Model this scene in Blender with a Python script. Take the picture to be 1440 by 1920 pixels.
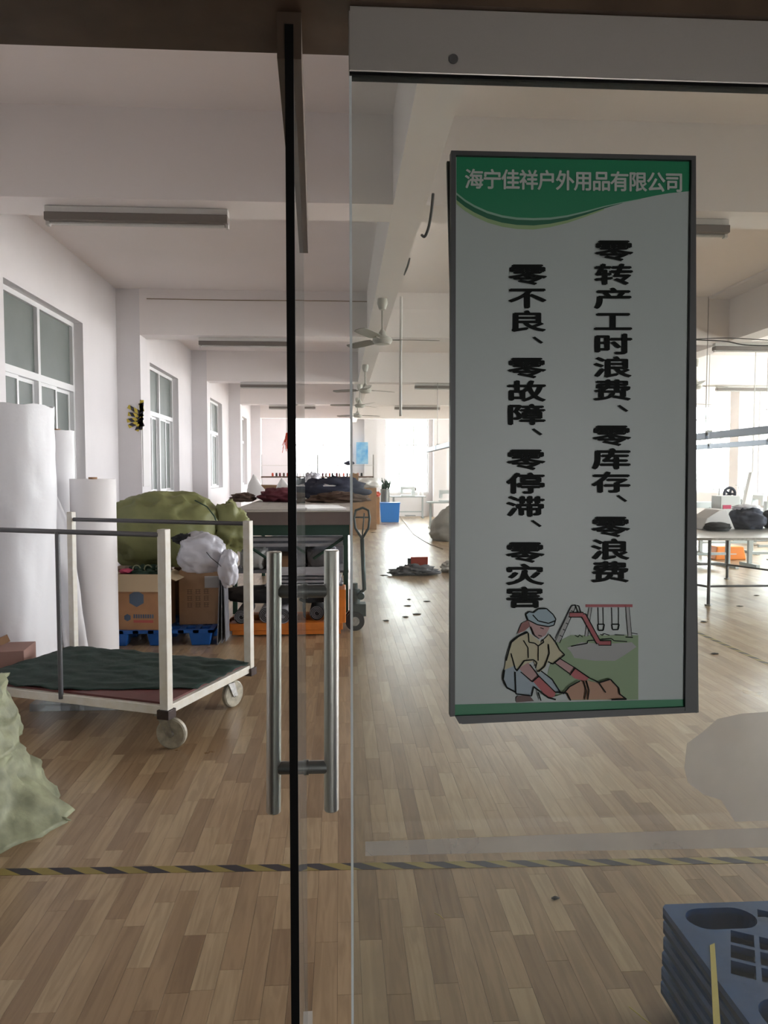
import bpy, math, random
from mathutils import Vector, Matrix, noise
PI = math.pi
for o in list(bpy.data.objects): bpy.data.objects.remove(o)
S = bpy.context.scene
COL = S.collection
rnd = random.Random(7)

# ------------------------------------------------------------------ camera
CAM_H, FPX = 1.55, 1400.0
YAW, PITCH = math.atan(82/1400), math.atan(73/1400)
cd = bpy.data.cameras.new('camera'); cam = bpy.data.objects.new('camera', cd); COL.objects.link(cam)
cd.sensor_fit = 'VERTICAL'; cd.sensor_height = 36; cd.lens = FPX/1920*36; cd.clip_start = 0.02; cd.clip_end = 500
cam.location = (0, 0, CAM_H); cam.rotation_euler = (PI/2 - PITCH, 0, -YAW)
S.camera = cam
CM = cam.rotation_euler.to_matrix()
def ray(px, py): return CM @ Vector(((px-720)/FPX, (960-py)/FPX, -1))
def PY(px, py, Y): r = ray(px, py); t = Y/r.y; return Vector((r.x*t, Y, CAM_H + r.z*t))
def PZ(px, py, Z=0.0): r = ray(px, py); t = (Z-CAM_H)/r.z; return Vector((r.x*t, r.y*t, Z))

# ------------------------------------------------------------------ world, light, exposure
w = bpy.data.worlds.new('overcast'); S.world = w; w.use_nodes = True
bg = w.node_tree.nodes['Background']; bg.inputs[0].default_value = (0.96, 0.955, 1.0, 1); bg.inputs[1].default_value = 9.0
S.view_settings.view_transform = 'Standard'; S.view_settings.look = 'None'
S.view_settings.exposure = 1.15; S.view_settings.gamma = 1.0; S.view_settings.use_curve_mapping = False
def portal(loc, rot, sx, sy):
    l = bpy.data.lights.new('window_portal', 'AREA'); l.shape = 'RECTANGLE'; l.size = sx; l.size_y = sy
    l.cycles.is_portal = True
    o = bpy.data.objects.new('window_portal', l); o.location = loc; o.rotation_euler = rot; COL.objects.link(o)

# ------------------------------------------------------------------ materials
MATS = {}
def mat(name, col, rough=0.6, metal=0.0, spec=0.5, bump=0.0, bscale=30.0, var=0.0, vscale=6.0, trans=0.0, coat=0.0, col2=None, sss=0.0):
    m = bpy.data.materials.new(name); m.use_nodes = True; nt = m.node_tree; b = nt.nodes['Principled BSDF']
    b.inputs['Base Color'].default_value = (*col, 1); b.inputs['Roughness'].default_value = rough
    b.inputs['Metallic'].default_value = metal; b.inputs['Specular IOR Level'].default_value = spec
    b.inputs['Coat Weight'].default_value = coat
    if trans: b.inputs['Transmission Weight'].default_value = trans
    tc = nt.nodes.new('ShaderNodeTexCoord')
    if var > 0 or col2:
        n = nt.nodes.new('ShaderNodeTexNoise'); n.inputs['Scale'].default_value = vscale; n.inputs['Detail'].default_value = 5
        nt.links.new(tc.outputs['Object'], n.inputs['Vector'])
        r = nt.nodes.new('ShaderNodeValToRGB'); r.color_ramp.elements[0].position = .35; r.color_ramp.elements[1].position = .68
        c2 = col2 or tuple(c*(1-var) for c in col)
        r.color_ramp.elements[0].color = (*c2, 1); r.color_ramp.elements[1].color = (*col, 1)
        nt.links.new(n.outputs['Fac'], r.inputs['Fac']); nt.links.new(r.outputs['Color'], b.inputs['Base Color'])
    if bump > 0:
        n = nt.nodes.new('ShaderNodeTexNoise'); n.inputs['Scale'].default_value = bscale; n.inputs['Detail'].default_value = 6
        nt.links.new(tc.outputs['Object'], n.inputs['Vector'])
        bp = nt.nodes.new('ShaderNodeBump'); bp.inputs['Strength'].default_value = bump; bp.inputs['Distance'].default_value = .01
        nt.links.new(n.outputs['Fac'], bp.inputs['Height']); nt.links.new(bp.outputs['Normal'], b.inputs['Normal'])
    MATS[name] = m; return m
def brushed(name, col, rough, stretch):
    m = mat(name, col, rough, 1.0); nt = m.node_tree; b = nt.nodes['Principled BSDF']
    tc = nt.nodes.new('ShaderNodeTexCoord'); mp = nt.nodes.new('ShaderNodeMapping'); mp.inputs['Scale'].default_value = stretch
    n = nt.nodes.new('ShaderNodeTexNoise'); n.inputs['Scale'].default_value = 6; n.inputs['Detail'].default_value = 6
    nt.links.new(tc.outputs['Object'], mp.inputs['Vector']); nt.links.new(mp.outputs['Vector'], n.inputs['Vector'])
    r = nt.nodes.new('ShaderNodeMapRange'); r.inputs['To Min'].default_value = rough*.85; r.inputs['To Max'].default_value = rough*1.15
    nt.links.new(n.outputs['Fac'], r.inputs['Value']); nt.links.new(r.outputs['Result'], b.inputs['Roughness'])
    return m
mat('wall_paint', (.80, .77, .785), .85, bump=.08, bscale=60, var=.05, vscale=1.5)
mat('ceiling_paint', (.90, .84, .825), .9, bump=.05, bscale=50, var=.05, vscale=.8)
mat('beam_paint', (.90, .85, .84), .9, bump=.05, bscale=50, var=.04, vscale=.8)
mat('white_frame', (.78, .78, .79), .4)
mat('frosted_pane', (.20, .225, .215), .5, var=.25, vscale=1.2, spec=.35)
mat('sub_floor', (.05, .035, .025), .9)
brushed('steel_h', (.58, .55, .51), .38, (.3, 2, 8)); MATS['steel_h'].node_tree.nodes['Principled BSDF'].inputs['Metallic'].default_value = .6; mat('steel_v', (.56, .55, .52), .34, 1.0)
mat('steel_dark', (.17, .17, .165), .4, .7)
mat('brown_alu', (.13, .085, .055), .5, .3, var=.3, vscale=12)
mat('rail_side', (.10, .07, .05), .45, .4)
mat('rubber', (.004, .004, .004), .6, spec=.12)
mat('sign_frame', (.07, .074, .074), .45, .3)
mat('print_white', (.415, .475, .455), .4); mat('print_green', (.0, .20, .085), .4); mat('print_dark_green', (.0, .11, .05), .4)
mat('print_light', (.24, .42, .32), .4); mat('print_lime', (.28, .42, .20), .4); mat('print_black', (.006, .008, .007), .6, spec=.12)
mat('print_text', (.48, .54, .50), .4); mat('print_footer', (.0, .17, .065), .4)
mat('p_field', (0.187, 0.288, 0.144), .45); mat('p_grey', (0.288, 0.302, 0.288), .45); mat('p_hat', (0.238, 0.346, 0.396), .45)
mat('p_shirt', (0.432, 0.403, 0.245), .45); mat('p_skin', (0.374, 0.216, 0.202), .45); mat('p_red', (0.288, 0.022, 0.029), .45); mat('p_glove', (0.360, 0.058, 0.058), .45)
mat('p_hair', (0.180, 0.036, 0.022), .45); mat('p_jean', (0.252, 0.331, 0.374), .45); mat('p_sack', (0.360, 0.194, 0.108), .45); mat('p_boot', (0.086, 0.036, 0.029), .45)
mat('trolley_white', (.72, .70, .64), .45, var=.0, col2=(.66, .62, .53), vscale=20)
mat('trolley_rust', (.07, .05, .045), .6, .5, var=.3, vscale=25)
mat('grey_pipe', (.11, .11, .115), .45, .5)
mat('deck_red', (.13, .035, .03), .55, var=.25, vscale=8)
mat('deck_cloth', (.012, .036, .026), .85, var=.35, vscale=9, bump=.3, bscale=25)
mat('wheel_white', (.50, .46, .36), .45, var=.35, vscale=30); mat('wheel_black', (.015, .015, .015), .5)
mat('zinc', (.45, .44, .42), .4, .9, var=.3, vscale=40)
mat('roll_white', (.82, .81, .83), .75, bump=.12, bscale=12, coat=.1); mat('roll_film', (.80, .80, .83), .5, bump=.6, bscale=6, coat=.12)
mat('roll_paper', (.83, .80, .80), .7)
mat('sack_green', (.25, .26, .105), .55, bump=.5, bscale=9, var=.22, vscale=5)
mat('sack_pale', (.33, .345, .215), .6, bump=1.0, bscale=11, var=.45, vscale=10)
mat('bag_lavender', (.56, .56, .62), .3, bump=.6, bscale=10, coat=.4)
mat('bag_white', (.78, .77, .76), .35, bump=.5, bscale=10); mat('bag_grey', (.42, .41, .39), .4, bump=.4, bscale=8)
mat('card', (.34, .20, .11), .8, var=.12, vscale=12); mat('card_orange', (.42, .22, .11), .8, var=.1, vscale=10); mat('card_inner', (.52, .40, .26), .8)
mat('card_edge', (.62, .52, .38), .8)
mat('ink_blue', (.08, .12, .18), .7); mat('ink_red', (.45, .10, .08), .7); mat('ink_dark', (.16, .09, .05), .7); mat('paper', (.72, .70, .70), .7)
mat('pallet_blue', (.010, .10, .38), .45, var=.2, vscale=10)
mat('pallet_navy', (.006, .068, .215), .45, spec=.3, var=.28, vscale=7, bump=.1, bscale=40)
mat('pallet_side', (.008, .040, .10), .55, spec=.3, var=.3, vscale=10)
mat('straw', (.55, .45, .10), .6); mat('orange_paint', (.70, .20, .02), .42, var=.25, vscale=9)
mat('truck_green', (.06, .085, .085), .45, .3, var=.3, vscale=20); mat('black_rubber', (.012, .012, .013), .6)
mat('cloth_black', (.02, .02, .022), .9, bump=.4, bscale=20); mat('cloth_grey', (.20, .20, .22), .8, bump=.3, bscale=18, var=.3, vscale=14)
mat('roll_grey', (.33, .33, .36), .6, bump=.3, bscale=20); mat('cloth_maroon', (.12, .02, .03), .85); mat('cloth_navy', (.03, .035, .06), .8)
mat('cloth_beige', (.50, .40, .25), .8); mat('cloth_brown', (.14, .085, .06), .85, var=.4, vscale=8); mat('cloth_pink', (.60, .08, .16), .7)
mat('table_board', (.16, .125, .115), .6, var=.1, vscale=6); mat('table_green', (.012, .045, .030), .5); mat('table_top', (.50, .47, .43), .5, var=.1, vscale=4)
mat('rail_blue', (.30, .34, .42), .4, .4); mat('fixture_white', (.66, .64, .62), .4); mat('fixture_brown', (.20, .175, .16), .5)
mat('fan_cream', (.55, .54, .49), .45); mat('fan_blade', (.30, .29, .26), .5)
mat('blue_bin', (.02, .20, .65), .45); mat('orange_bin', (.90, .26, .02), .4); mat('red_cloth', (.45, .05, .02), .7)
mat('poster_blue', (.08, .35, .70), .5, col2=(.35, .60, .80), vscale=4)
mat('machine_grey', (.42, .46, .46), .5); mat('machine_white', (.65, .68, .68), .4); mat('cone_white', (.85, .85, .84), .7)
mat('leaf_dark', (.02, .05, .03), .7); mat('cable', (.03, .03, .03), .5); mat('cable_white', (.6, .6, .58), .5); mat('cable_tan', (.35, .28, .20), .6)
mat('tape_yellow', (.50, .40, .06), .5); mat('concrete', (.46, .42, .36), .6, var=.15, vscale=2, bump=.1)
mat('added_lobby_floor', (.10, .085, .07), .6, var=.2, vscale=3); mat('lobby_wall', (.22, .20, .18), .9); mat('strip_pale', (.70, .70, .70), .5)
mat('ground', (.78, .75, .70), .9, var=.1, vscale=.3); mat('pile_dark', (.06, .055, .05), .9); mat('box_pink', (.32, .19, .16), .8)

def glass(name, tint, refl, dust, dcol=(.5, .5, .47), edge=False):
    m = bpy.data.materials.new(name); m.use_nodes = True; nt = m.node_tree; nt.nodes.clear()
    out = nt.nodes.new('ShaderNodeOutputMaterial'); t = nt.nodes.new('ShaderNodeBsdfTransparent'); t.inputs[0].default_value = (*tint, 1)
    g = nt.nodes.new('ShaderNodeBsdfGlossy'); g.inputs['Roughness'].default_value = .015
    lw = nt.nodes.new('ShaderNodeLayerWeight'); pw = nt.nodes.new('ShaderNodeMath'); pw.operation = 'POWER'; pw.inputs[1].default_value = 5
    nt.links.new(lw.outputs['Facing'], pw.inputs[0])
    mu = nt.nodes.new('ShaderNodeMath'); mu.operation = 'MULTIPLY_ADD'; mu.inputs[1].default_value = 1-refl; mu.inputs[2].default_value = refl; mu.use_clamp = True
    nt.links.new(pw.outputs[0], mu.inputs[0])
    m1 = nt.nodes.new('ShaderNodeMixShader'); nt.links.new(mu.outputs[0], m1.inputs[0]); nt.links.new(t.outputs[0], m1.inputs[1]); nt.links.new(g.outputs[0], m1.inputs[2])
    d = nt.nodes.new('ShaderNodeBsdfDiffuse'); d.inputs[0].default_value = (*dcol, 1)
    tl = nt.nodes.new('ShaderNodeBsdfTranslucent'); tl.inputs[0].default_value = (*dcol, 1)
    md = nt.nodes.new('ShaderNodeMixShader'); nt.links.new(d.outputs[0], md.inputs[1]); nt.links.new(tl.outputs[0], md.inputs[2])
    n = nt.nodes.new('ShaderNodeTexNoise'); n.inputs['Scale'].default_value = 3; n.inputs['Detail'].default_value = 7
    tc = nt.nodes.new('ShaderNodeTexCoord'); nt.links.new(tc.outputs['Object'], n.inputs['Vector'])
    mr = nt.nodes.new('ShaderNodeMapRange'); mr.inputs['From Min'].default_value = .3; mr.inputs['From Max'].default_value = .7
    mr.inputs['To Min'].default_value = dust*.7; mr.inputs['To Max'].default_value = dust*1.3
    nt.links.new(n.outputs['Fac'], mr.inputs['Value'])
    m2 = nt.nodes.new('ShaderNodeMixShader'); nt.links.new(mr.outputs[0], m2.inputs[0]); nt.links.new(m1.outputs[0], m2.inputs[1]); nt.links.new(md.outputs[0], m2.inputs[2])
    nt.links.new(m2.outputs[0], out.inputs[0]); MATS[name] = m
glass('glass_clear', (.96, .98, .97), .02, .015)
glass('glass_side', (.92, .945, .925), .045, .045)
glass('film', (.76, .755, .75), .03, .25, (.90, .85, .81))  # pale translucent layer for the band and patch on the sidelight
glass('pale_thin', (.93, .93, .92), .02, .05, (.62, .60, .56))
glass('glass_leaf', (.86, .90, .89), .03, .10)
glass('plastic_clear', (.85, .88, .88), .05, .12, (.6, .6, .62))
mat('glass_edge', (.80, .86, .86), .25, coat=.3)

def plank_mat():
    m = mat('laminate', (.4, .3, .2), .30, spec=.5); nt = m.node_tree; b = nt.nodes['Principled BSDF']; L = nt.links.new
    geo = nt.nodes.new('ShaderNodeNewGeometry'); oi = nt.nodes.new('ShaderNodeObjectInfo')
    ad = nt.nodes.new('ShaderNodeMath'); ad.operation = 'ADD'; L(geo.outputs['Random Per Island'], ad.inputs[0]); L(oi.outputs['Random'], ad.inputs[1])
    fr = nt.nodes.new('ShaderNodeMath'); fr.operation = 'FRACT'; L(ad.outputs[0], fr.inputs[0])
    r = nt.nodes.new('ShaderNodeValToRGB'); e = r.color_ramp.elements
    e[0].position = 0; e[0].color = (.27, .178, .10, 1); e[1].position = 1; e[1].color = (.46, .35, .215, 1)
    for p, c in ((.25, (.325, .222, .128)), (.5, (.375, .262, .153)), (.75, (.415, .30, .178))):
        x = e.new(p); x.color = (*c, 1)
    L(fr.outputs[0], r.inputs['Fac'])
    mp = nt.nodes.new('ShaderNodeMapping'); mp.inputs['Scale'].default_value = (22, 1.6, 1)
    add = nt.nodes.new('ShaderNodeVectorMath'); add.operation = 'MULTIPLY_ADD'; add.inputs[1].default_value = (1, 1, 1)
    sc = nt.nodes.new('ShaderNodeMath'); sc.operation = 'MULTIPLY'; sc.inputs[1].default_value = 37; L(fr.outputs[0], sc.inputs[0])
    L(geo.outputs['Position'], add.inputs[0]); L(sc.outputs[0], add.inputs[2]); L(add.outputs[0], mp.inputs['Vector'])
    n = nt.nodes.new('ShaderNodeTexNoise'); n.inputs['Scale'].default_value = 1.6; n.inputs['Detail'].default_value = 7; n.inputs['Distortion'].default_value = 1.2
    L(mp.outputs[0], n.inputs['Vector'])
    mx = nt.nodes.new('ShaderNodeMix'); mx.data_type = 'RGBA'; mx.blend_type = 'MULTIPLY'; mx.inputs[0].default_value = .55
    rr = nt.nodes.new('ShaderNodeValToRGB'); rr.color_ramp.elements[0].position = .38; rr.color_ramp.elements[0].color = (.62, .58, .54, 1); rr.color_ramp.elements[1].position = .6
    L(n.outputs['Fac'], rr.inputs['Fac']); L(r.outputs['Color'], mx.inputs[6]); L(rr.outputs['Color'], mx.inputs[7]); L(mx.outputs[2], b.inputs['Base Color'])
    n2 = nt.nodes.new('ShaderNodeTexNoise'); n2.inputs['Scale'].default_value = 1.1; n2.inputs['Detail'].default_value = 6; L(geo.outputs['Position'], n2.inputs['Vector'])
    mr = nt.nodes.new('ShaderNodeMapRange'); mr.inputs['To Min'].default_value = .20; mr.inputs['To Max'].default_value = .42; L(n2.outputs['Fac'], mr.inputs['Value']); L(mr.outputs[0], b.inputs['Roughness'])
plank_mat()
def tape_mat(name, axis, ox, period, shear):
    m = mat(name, (.4, .3, .1), .5); nt = m.node_tree; b = nt.nodes['Principled BSDF']; L = nt.links.new
    geo = nt.nodes.new('ShaderNodeTexCoord'); sp = nt.nodes.new('ShaderNodeSeparateXYZ'); L(geo.outputs['Object'], sp.inputs[0])
    a, c = (sp.outputs[0], sp.outputs[1]) if axis == 'x' else (sp.outputs[1], sp.outputs[0])
    s = nt.nodes.new('ShaderNodeMath'); s.operation = 'MULTIPLY_ADD'; s.inputs[1].default_value = shear; L(c, s.inputs[0]); L(a, s.inputs[2])
    d = nt.nodes.new('ShaderNodeMath'); d.operation = 'DIVIDE'; d.inputs[1].default_value = period; L(s.outputs[0], d.inputs[0])
    f = nt.nodes.new('ShaderNodeMath'); f.operation = 'FRACT'; L(d.outputs[0], f.inputs[0])
    g = nt.nodes.new('ShaderNodeMath'); g.operation = 'GREATER_THAN'; g.inputs[1].default_value = .5; L(f.outputs[0], g.inputs[0])
    mx = nt.nodes.new('ShaderNodeMix'); mx.data_type = 'RGBA'; mx.inputs[6].default_value = (.26, .20, .05, 1); mx.inputs[7].default_value = (.022, .018, .026, 1)
    L(g.outputs[0], mx.inputs[0]); L(mx.outputs[2], b.inputs['Base Color'])
tape_mat('tape_x', 'x', 0, .157, 1.6); tape_mat('tape_y', 'y', 0, .157, 1.2); tape_mat('tape_star', 'x', 0, .10, .8); MATS['tape_star'].node_tree.nodes['Mix'].inputs[6].default_value = (.55, .42, .05, 1)

# ------------------------------------------------------------------ mesh helpers
ORG = {}
class MB:
    def __init__(s): s.v = []; s.f = []; s.m = []
    def add(s, vs, fs, m=0):
        k = len(s.v); s.v += [Vector(v) for v in vs]; s.f += [tuple(i+k for i in f) for f in fs]; s.m += [m]*len(fs); return s
    def box(s, x0, x1, y0, y1, z0, z1, m=0):
        return s.add([(x0,y0,z0),(x1,y0,z0),(x1,y1,z0),(x0,y1,z0),(x0,y0,z1),(x1,y0,z1),(x1,y1,z1),(x0,y1,z1)],
                     [(0,3,2,1),(4,5,6,7),(0,1,5,4),(1,2,6,5),(2,3,7,6),(3,0,4,7)], m)
    def obox(s, c, size, rz=0, m=0, rot=None):
        R = rot or Matrix.Rotation(rz, 3, 'Z'); c = Vector(c); hx, hy, hz = (d/2 for d in size)
        vs = [c + R @ Vector((a*hx, b*hy, d*hz)) for d in (-1,1) for a, b in ((-1,-1),(1,-1),(1,1),(-1,1))]
        return s.add(vs, [(0,3,2,1),(4,5,6,7),(0,1,5,4),(1,2,6,5),(2,3,7,6),(3,0,4,7)], m)
    def cyl(s, p0, p1, r0, r1=None, n=16, m=0, caps=True):
        r1 = r0 if r1 is None else r1; p0 = Vector(p0); p1 = Vector(p1); d = (p1-p0).normalized()
        a = d.orthogonal().normalized(); b = d.cross(a)
        vs = [p + (a*math.cos(2*PI*i/n) + b*math.sin(2*PI*i/n))*r for p, r in ((p0, r0), (p1, r1)) for i in range(n)]
        fs = [(i, (i+1) % n, n+(i+1) % n, n+i) for i in range(n)]
        if caps: fs += [tuple(range(n))[::-1], tuple(range(n, 2*n))]
        return s.add(vs, fs, m)
    def tube(s, pts, r, n=10, m=0):
        pts = [Vector(p) for p in pts]; vs = []; fs = []; a = None
        for i, p in enumerate(pts):
            d = (pts[min(i+1, len(pts)-1)] - pts[max(i-1, 0)]).normalized()
            a = d.orthogonal().normalized() if a is None else (a - d*a.dot(d)).normalized(); b = d.cross(a)
            rr = r[i] if isinstance(r, (list, tuple)) else r
            vs += [p + (a*math.cos(2*PI*j/n) + b*math.sin(2*PI*j/n))*rr for j in range(n)]
        for i in range(len(pts)-1):
            fs += [(i*n+j, i*n+(j+1) % n, (i+1)*n+(j+1) % n, (i+1)*n+j) for j in range(n)]
        fs += [tuple(range(n))[::-1], tuple(range((len(pts)-1)*n, len(pts)*n))]
        return s.add(vs, fs, m)
    def lathe(s, prof, c=(0,0,0), n=24, m=0, rot=None):
        c = Vector(c); R = rot or Matrix.Identity(3); k = len(prof)
        vs = [c + R @ Vector((r*math.cos(2*PI*j/n), r*math.sin(2*PI*j/n), z)) for r, z in prof for j in range(n)]
        fs = [(i*n+j, i*n+(j+1) % n, (i+1)*n+(j+1) % n, (i+1)*n+j) for i in range(k-1) for j in range(n)]
        fs += [tuple(range(n))[::-1], tuple(range((k-1)*n, k*n))]
        return s.add(vs, fs, m)
    def prism(s, pts, z0, z1, m=0):
        n = len(pts); vs = [(x, y, z) for z in (z0, z1) for x, y in pts]
        return s.add(vs, [tuple(range(n))[::-1], tuple(range(n, 2*n))] + [(i, (i+1) % n, n+(i+1) % n, n+i) for i in range(n)], m)
    def build(s, name, mats, parent=None, smooth=False, bevel=0):
        me = bpy.data.meshes.new(name); o = Vector(ORG.get(parent.name, (0,0,0))) if parent else Vector()
        me.from_pydata([v-o for v in s.v], [], s.f); mats = [mats] if isinstance(mats, str) else mats
        for q in mats: me.materials.append(MATS[q])
        me.polygons.foreach_set('material_index', s.m)
        me.polygons.foreach_set('use_smooth', [bool(smooth)]*len(s.f)); me.update()
        ob = bpy.data.objects.new(name, me); COL.objects.link(ob)
        if parent: ob.parent = parent; ORG[ob.name] = tuple(o)
        if bevel:
            bm = ob.modifiers.new('bevel', 'BEVEL'); bm.width = bevel; bm.segments = 2; bm.limit_method = 'ANGLE'
        if smooth == 2 and smooth is not True:
            me.polygons.foreach_set('use_smooth', [True]*len(s.f))
            try: me.set_sharp_from_angle(angle=math.radians(35))
            except Exception: pass
        return ob
def tag(o, label, cat, group=None, kind=None):
    if label: o['label'] = label
    if cat: o['category'] = cat
    if group: o['group'] = group
    if kind: o['kind'] = kind
    return o
def thing(name, loc, label, cat, group=None, rz=0):
    o = bpy.data.objects.new(name, None); o.empty_display_size = .1; COL.objects.link(o); o.location = loc; o.rotation_euler = (0,0,rz)
    ORG[o.name] = tuple(loc) if rz == 0 else (0,0,0)
    return tag(o, label, cat, group)
def local(name, label, cat, group=None):       # thing built around its own origin, moved later
    o = thing(name, (0,0,0), label, cat, group); return o
def struct(mb, name, mats, parent=None, **k):
    o = mb.build(name, mats, parent, **k)
    if not parent: o['kind'] = 'structure'
    return o
def dup(root, loc, rz=0, label=None):
    def cp(o, par):
        c = o.copy(); COL.objects.link(c)
        if par: c.parent = par
        for ch in kids.get(o.name, []): cp(ch, c)
        return c
    kids = {}
    for o in COL.objects:
        if o.parent: kids.setdefault(o.parent.name, []).append(o)
    r = cp(root, None); r.location = loc; r.rotation_euler = (0,0,rz)
    if label: r['label'] = label
    return r
def lump(c, rad, seed, amp=.12, fr=2.2, rings=26, segs=40, flat=None, ridge=.05, rfr=6, sq=1.0, m=0, mb=None):
    """soft bag: squashed sphere with folds; flat = z of the surface it rests on"""
    mb = mb or MB(); c = Vector(c); vs = []
    for i in range(rings+1):
        th = PI*i/rings
        for j in range(segs):
            ph = 2*PI*j/segs
            d = Vector((math.sin(th)*math.cos(ph), math.sin(th)*math.sin(ph), math.cos(th)))
            if sq != 1: d = Vector([math.copysign(abs(q)**sq, q) for q in d])
            q = d*fr + Vector((seed*3.1, seed*1.7, seed))
            k = 1 + amp*noise.noise(q)*2 + ridge*(1-abs(noise.noise(d*rfr + Vector((seed, 0, seed*2))))*4)
            p = c + Vector((d.x*rad[0]*k, d.y*rad[1]*k, d.z*rad[2]*k))
            if flat is not None and p.z < flat: p.z = flat + .0005*(j % 2)
            vs.append(p)
    fs = [(i*segs+j, (i+1)*segs+j, (i+1)*segs+(j+1) % segs, i*segs+(j+1) % segs) for i in range(rings) for j in range(segs)]
    return mb.add(vs, fs, m)
def sheet(x0, x1, y0, y1, z, th, seed, amp=.03, n=14, rz=0, edge=.02, m=0, mb=None):
    """crumpled cloth with thickness lying on z"""
    mb = mb or MB(); cx, cy = (x0+x1)/2, (y0+y1)/2; R = Matrix.Rotation(rz, 3, 'Z'); top = []; bot = []
    for i in range(n+1):
        for j in range(n+1):
            u, v = i/n, j/n
            x = x0+(x1-x0)*u-cx; y = y0+(y1-y0)*v-cy
            e = Vector((noise.noise(Vector((u*4, v*4, seed))), noise.noise(Vector((u*4, v*4, seed+9))), 0))*edge
            p = Vector((cx, cy, 0)) + R @ (Vector((x, y, 0))+e)
            h = max(0, noise.noise(Vector((u*3.2, v*3.2, seed+4)))+.25)*amp + abs(noise.noise(Vector((u*9, v*9, seed+2))))*amp*.4
            h *= min(1, 6*min(u, 1-u, v, 1-v)+.15)
            top.append((p.x, p.y, z+th+h)); bot.append((p.x, p.y, z))
    N = (n+1)**2; q = lambda i, j: i*(n+1)+j
    fs = [(q(i,j), q(i+1,j), q(i+1,j+1), q(i,j+1)) for i in range(n) for j in range(n)]
    fs += [tuple(N+k for k in f[::-1]) for f in fs[:]]
    br = [q(i,0) for i in range(n)] + [q(n,j) for j in range(n)] + [q(i,n) for i in range(n,0,-1)] + [q(0,j) for j in range(n,0,-1)]
    fs += [(br[k], N+br[k], N+br[(k+1) % len(br)], br[(k+1) % len(br)]) for k in range(len(br))]
    return mb.add(top+bot, fs, m)
def text_mb(ch, bold):
    c = bpy.data.curves.new('t', 'FONT'); c.body = ch; c.size = 1; c.offset = bold; c.align_x = 'LEFT'
    o = bpy.data.objects.new('t', c); COL.objects.link(o)
    dg = bpy.context.evaluated_depsgraph_get(); me = bpy.data.meshes.new_from_object(o.evaluated_get(dg))
    vs = [v.co.copy() for v in me.vertices]; fs = [tuple(p.vertices) for p in me.polygons]
    bpy.data.objects.remove(o); bpy.data.meshes.remove(me)
    return vs, fs

import bmesh
def bm_tri(o):
    b = bmesh.new(); b.from_mesh(o.data); bmesh.ops.triangulate(b, faces=b.faces[:], ngon_method='EAR_CLIP'); b.to_mesh(o.data); b.free()

# ------------------------------------------------------------------ room shell
XL, XR, YF, YB, ZC, ZS = -2.9, 10.6, 1.06, 26.6, CAM_H+2.39, CAM_H+1.8
fl = MB().box(XL-.2, XR+.2, YF-.1, YB+.2, -.2, -.006); floor = struct(fl, 'floor', 'sub_floor')
unit = MB().box(-.5, .5, -.5, .5, -.0055, 0); planks = []
PW = .0735; x = XL+.02; r = 0
while x < XR-PW:
    y = YF + .06 - rnd.random()*.3
    while y < YB:
        ln = rnd.choice((.28, .36, .44, .5, .62)); y1 = min(y+ln, YB); y0 = max(y, YF)
        if y1-y0 > .05: planks.append((x, x+PW, y0, y1))
        y += ln
    x += PW
def inview(p):
    xc, yc = (p[0]+p[1])/2, (p[2]+p[3])/2
    return p[3] > 1.98 and -.56*yc-.05 < xc < .60*yc+.05
near = sorted([p for p in planks if inview(p)], key=lambda p: p[2])[:300]; ns = set(near)
pm = None
for p in near:
    if pm is None:
        o = unit.build('plank', 'laminate', floor); pm = o.data
    else:
        o = bpy.data.objects.new('plank', pm); COL.objects.link(o); o.parent = floor
    o.location = ((p[0]+p[1])/2, (p[2]+p[3])/2, 0); o.scale = (p[1]-p[0]-.0008, p[3]-p[2]-.001, 1)
rest = MB()
for p in planks:
    if p not in ns: rest.box(p[0]+.0004, p[1]-.0004, p[2]+.0005, p[3]-.0005, -.0055, 0)
o = rest.build('planks', 'laminate', floor); o['kind'] = 'stuff'
struct(MB().box(XL-.2, XR+.2, YF-.1, YB+.2, ZC, ZC+.2), 'ceiling', 'ceiling_paint')

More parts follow.
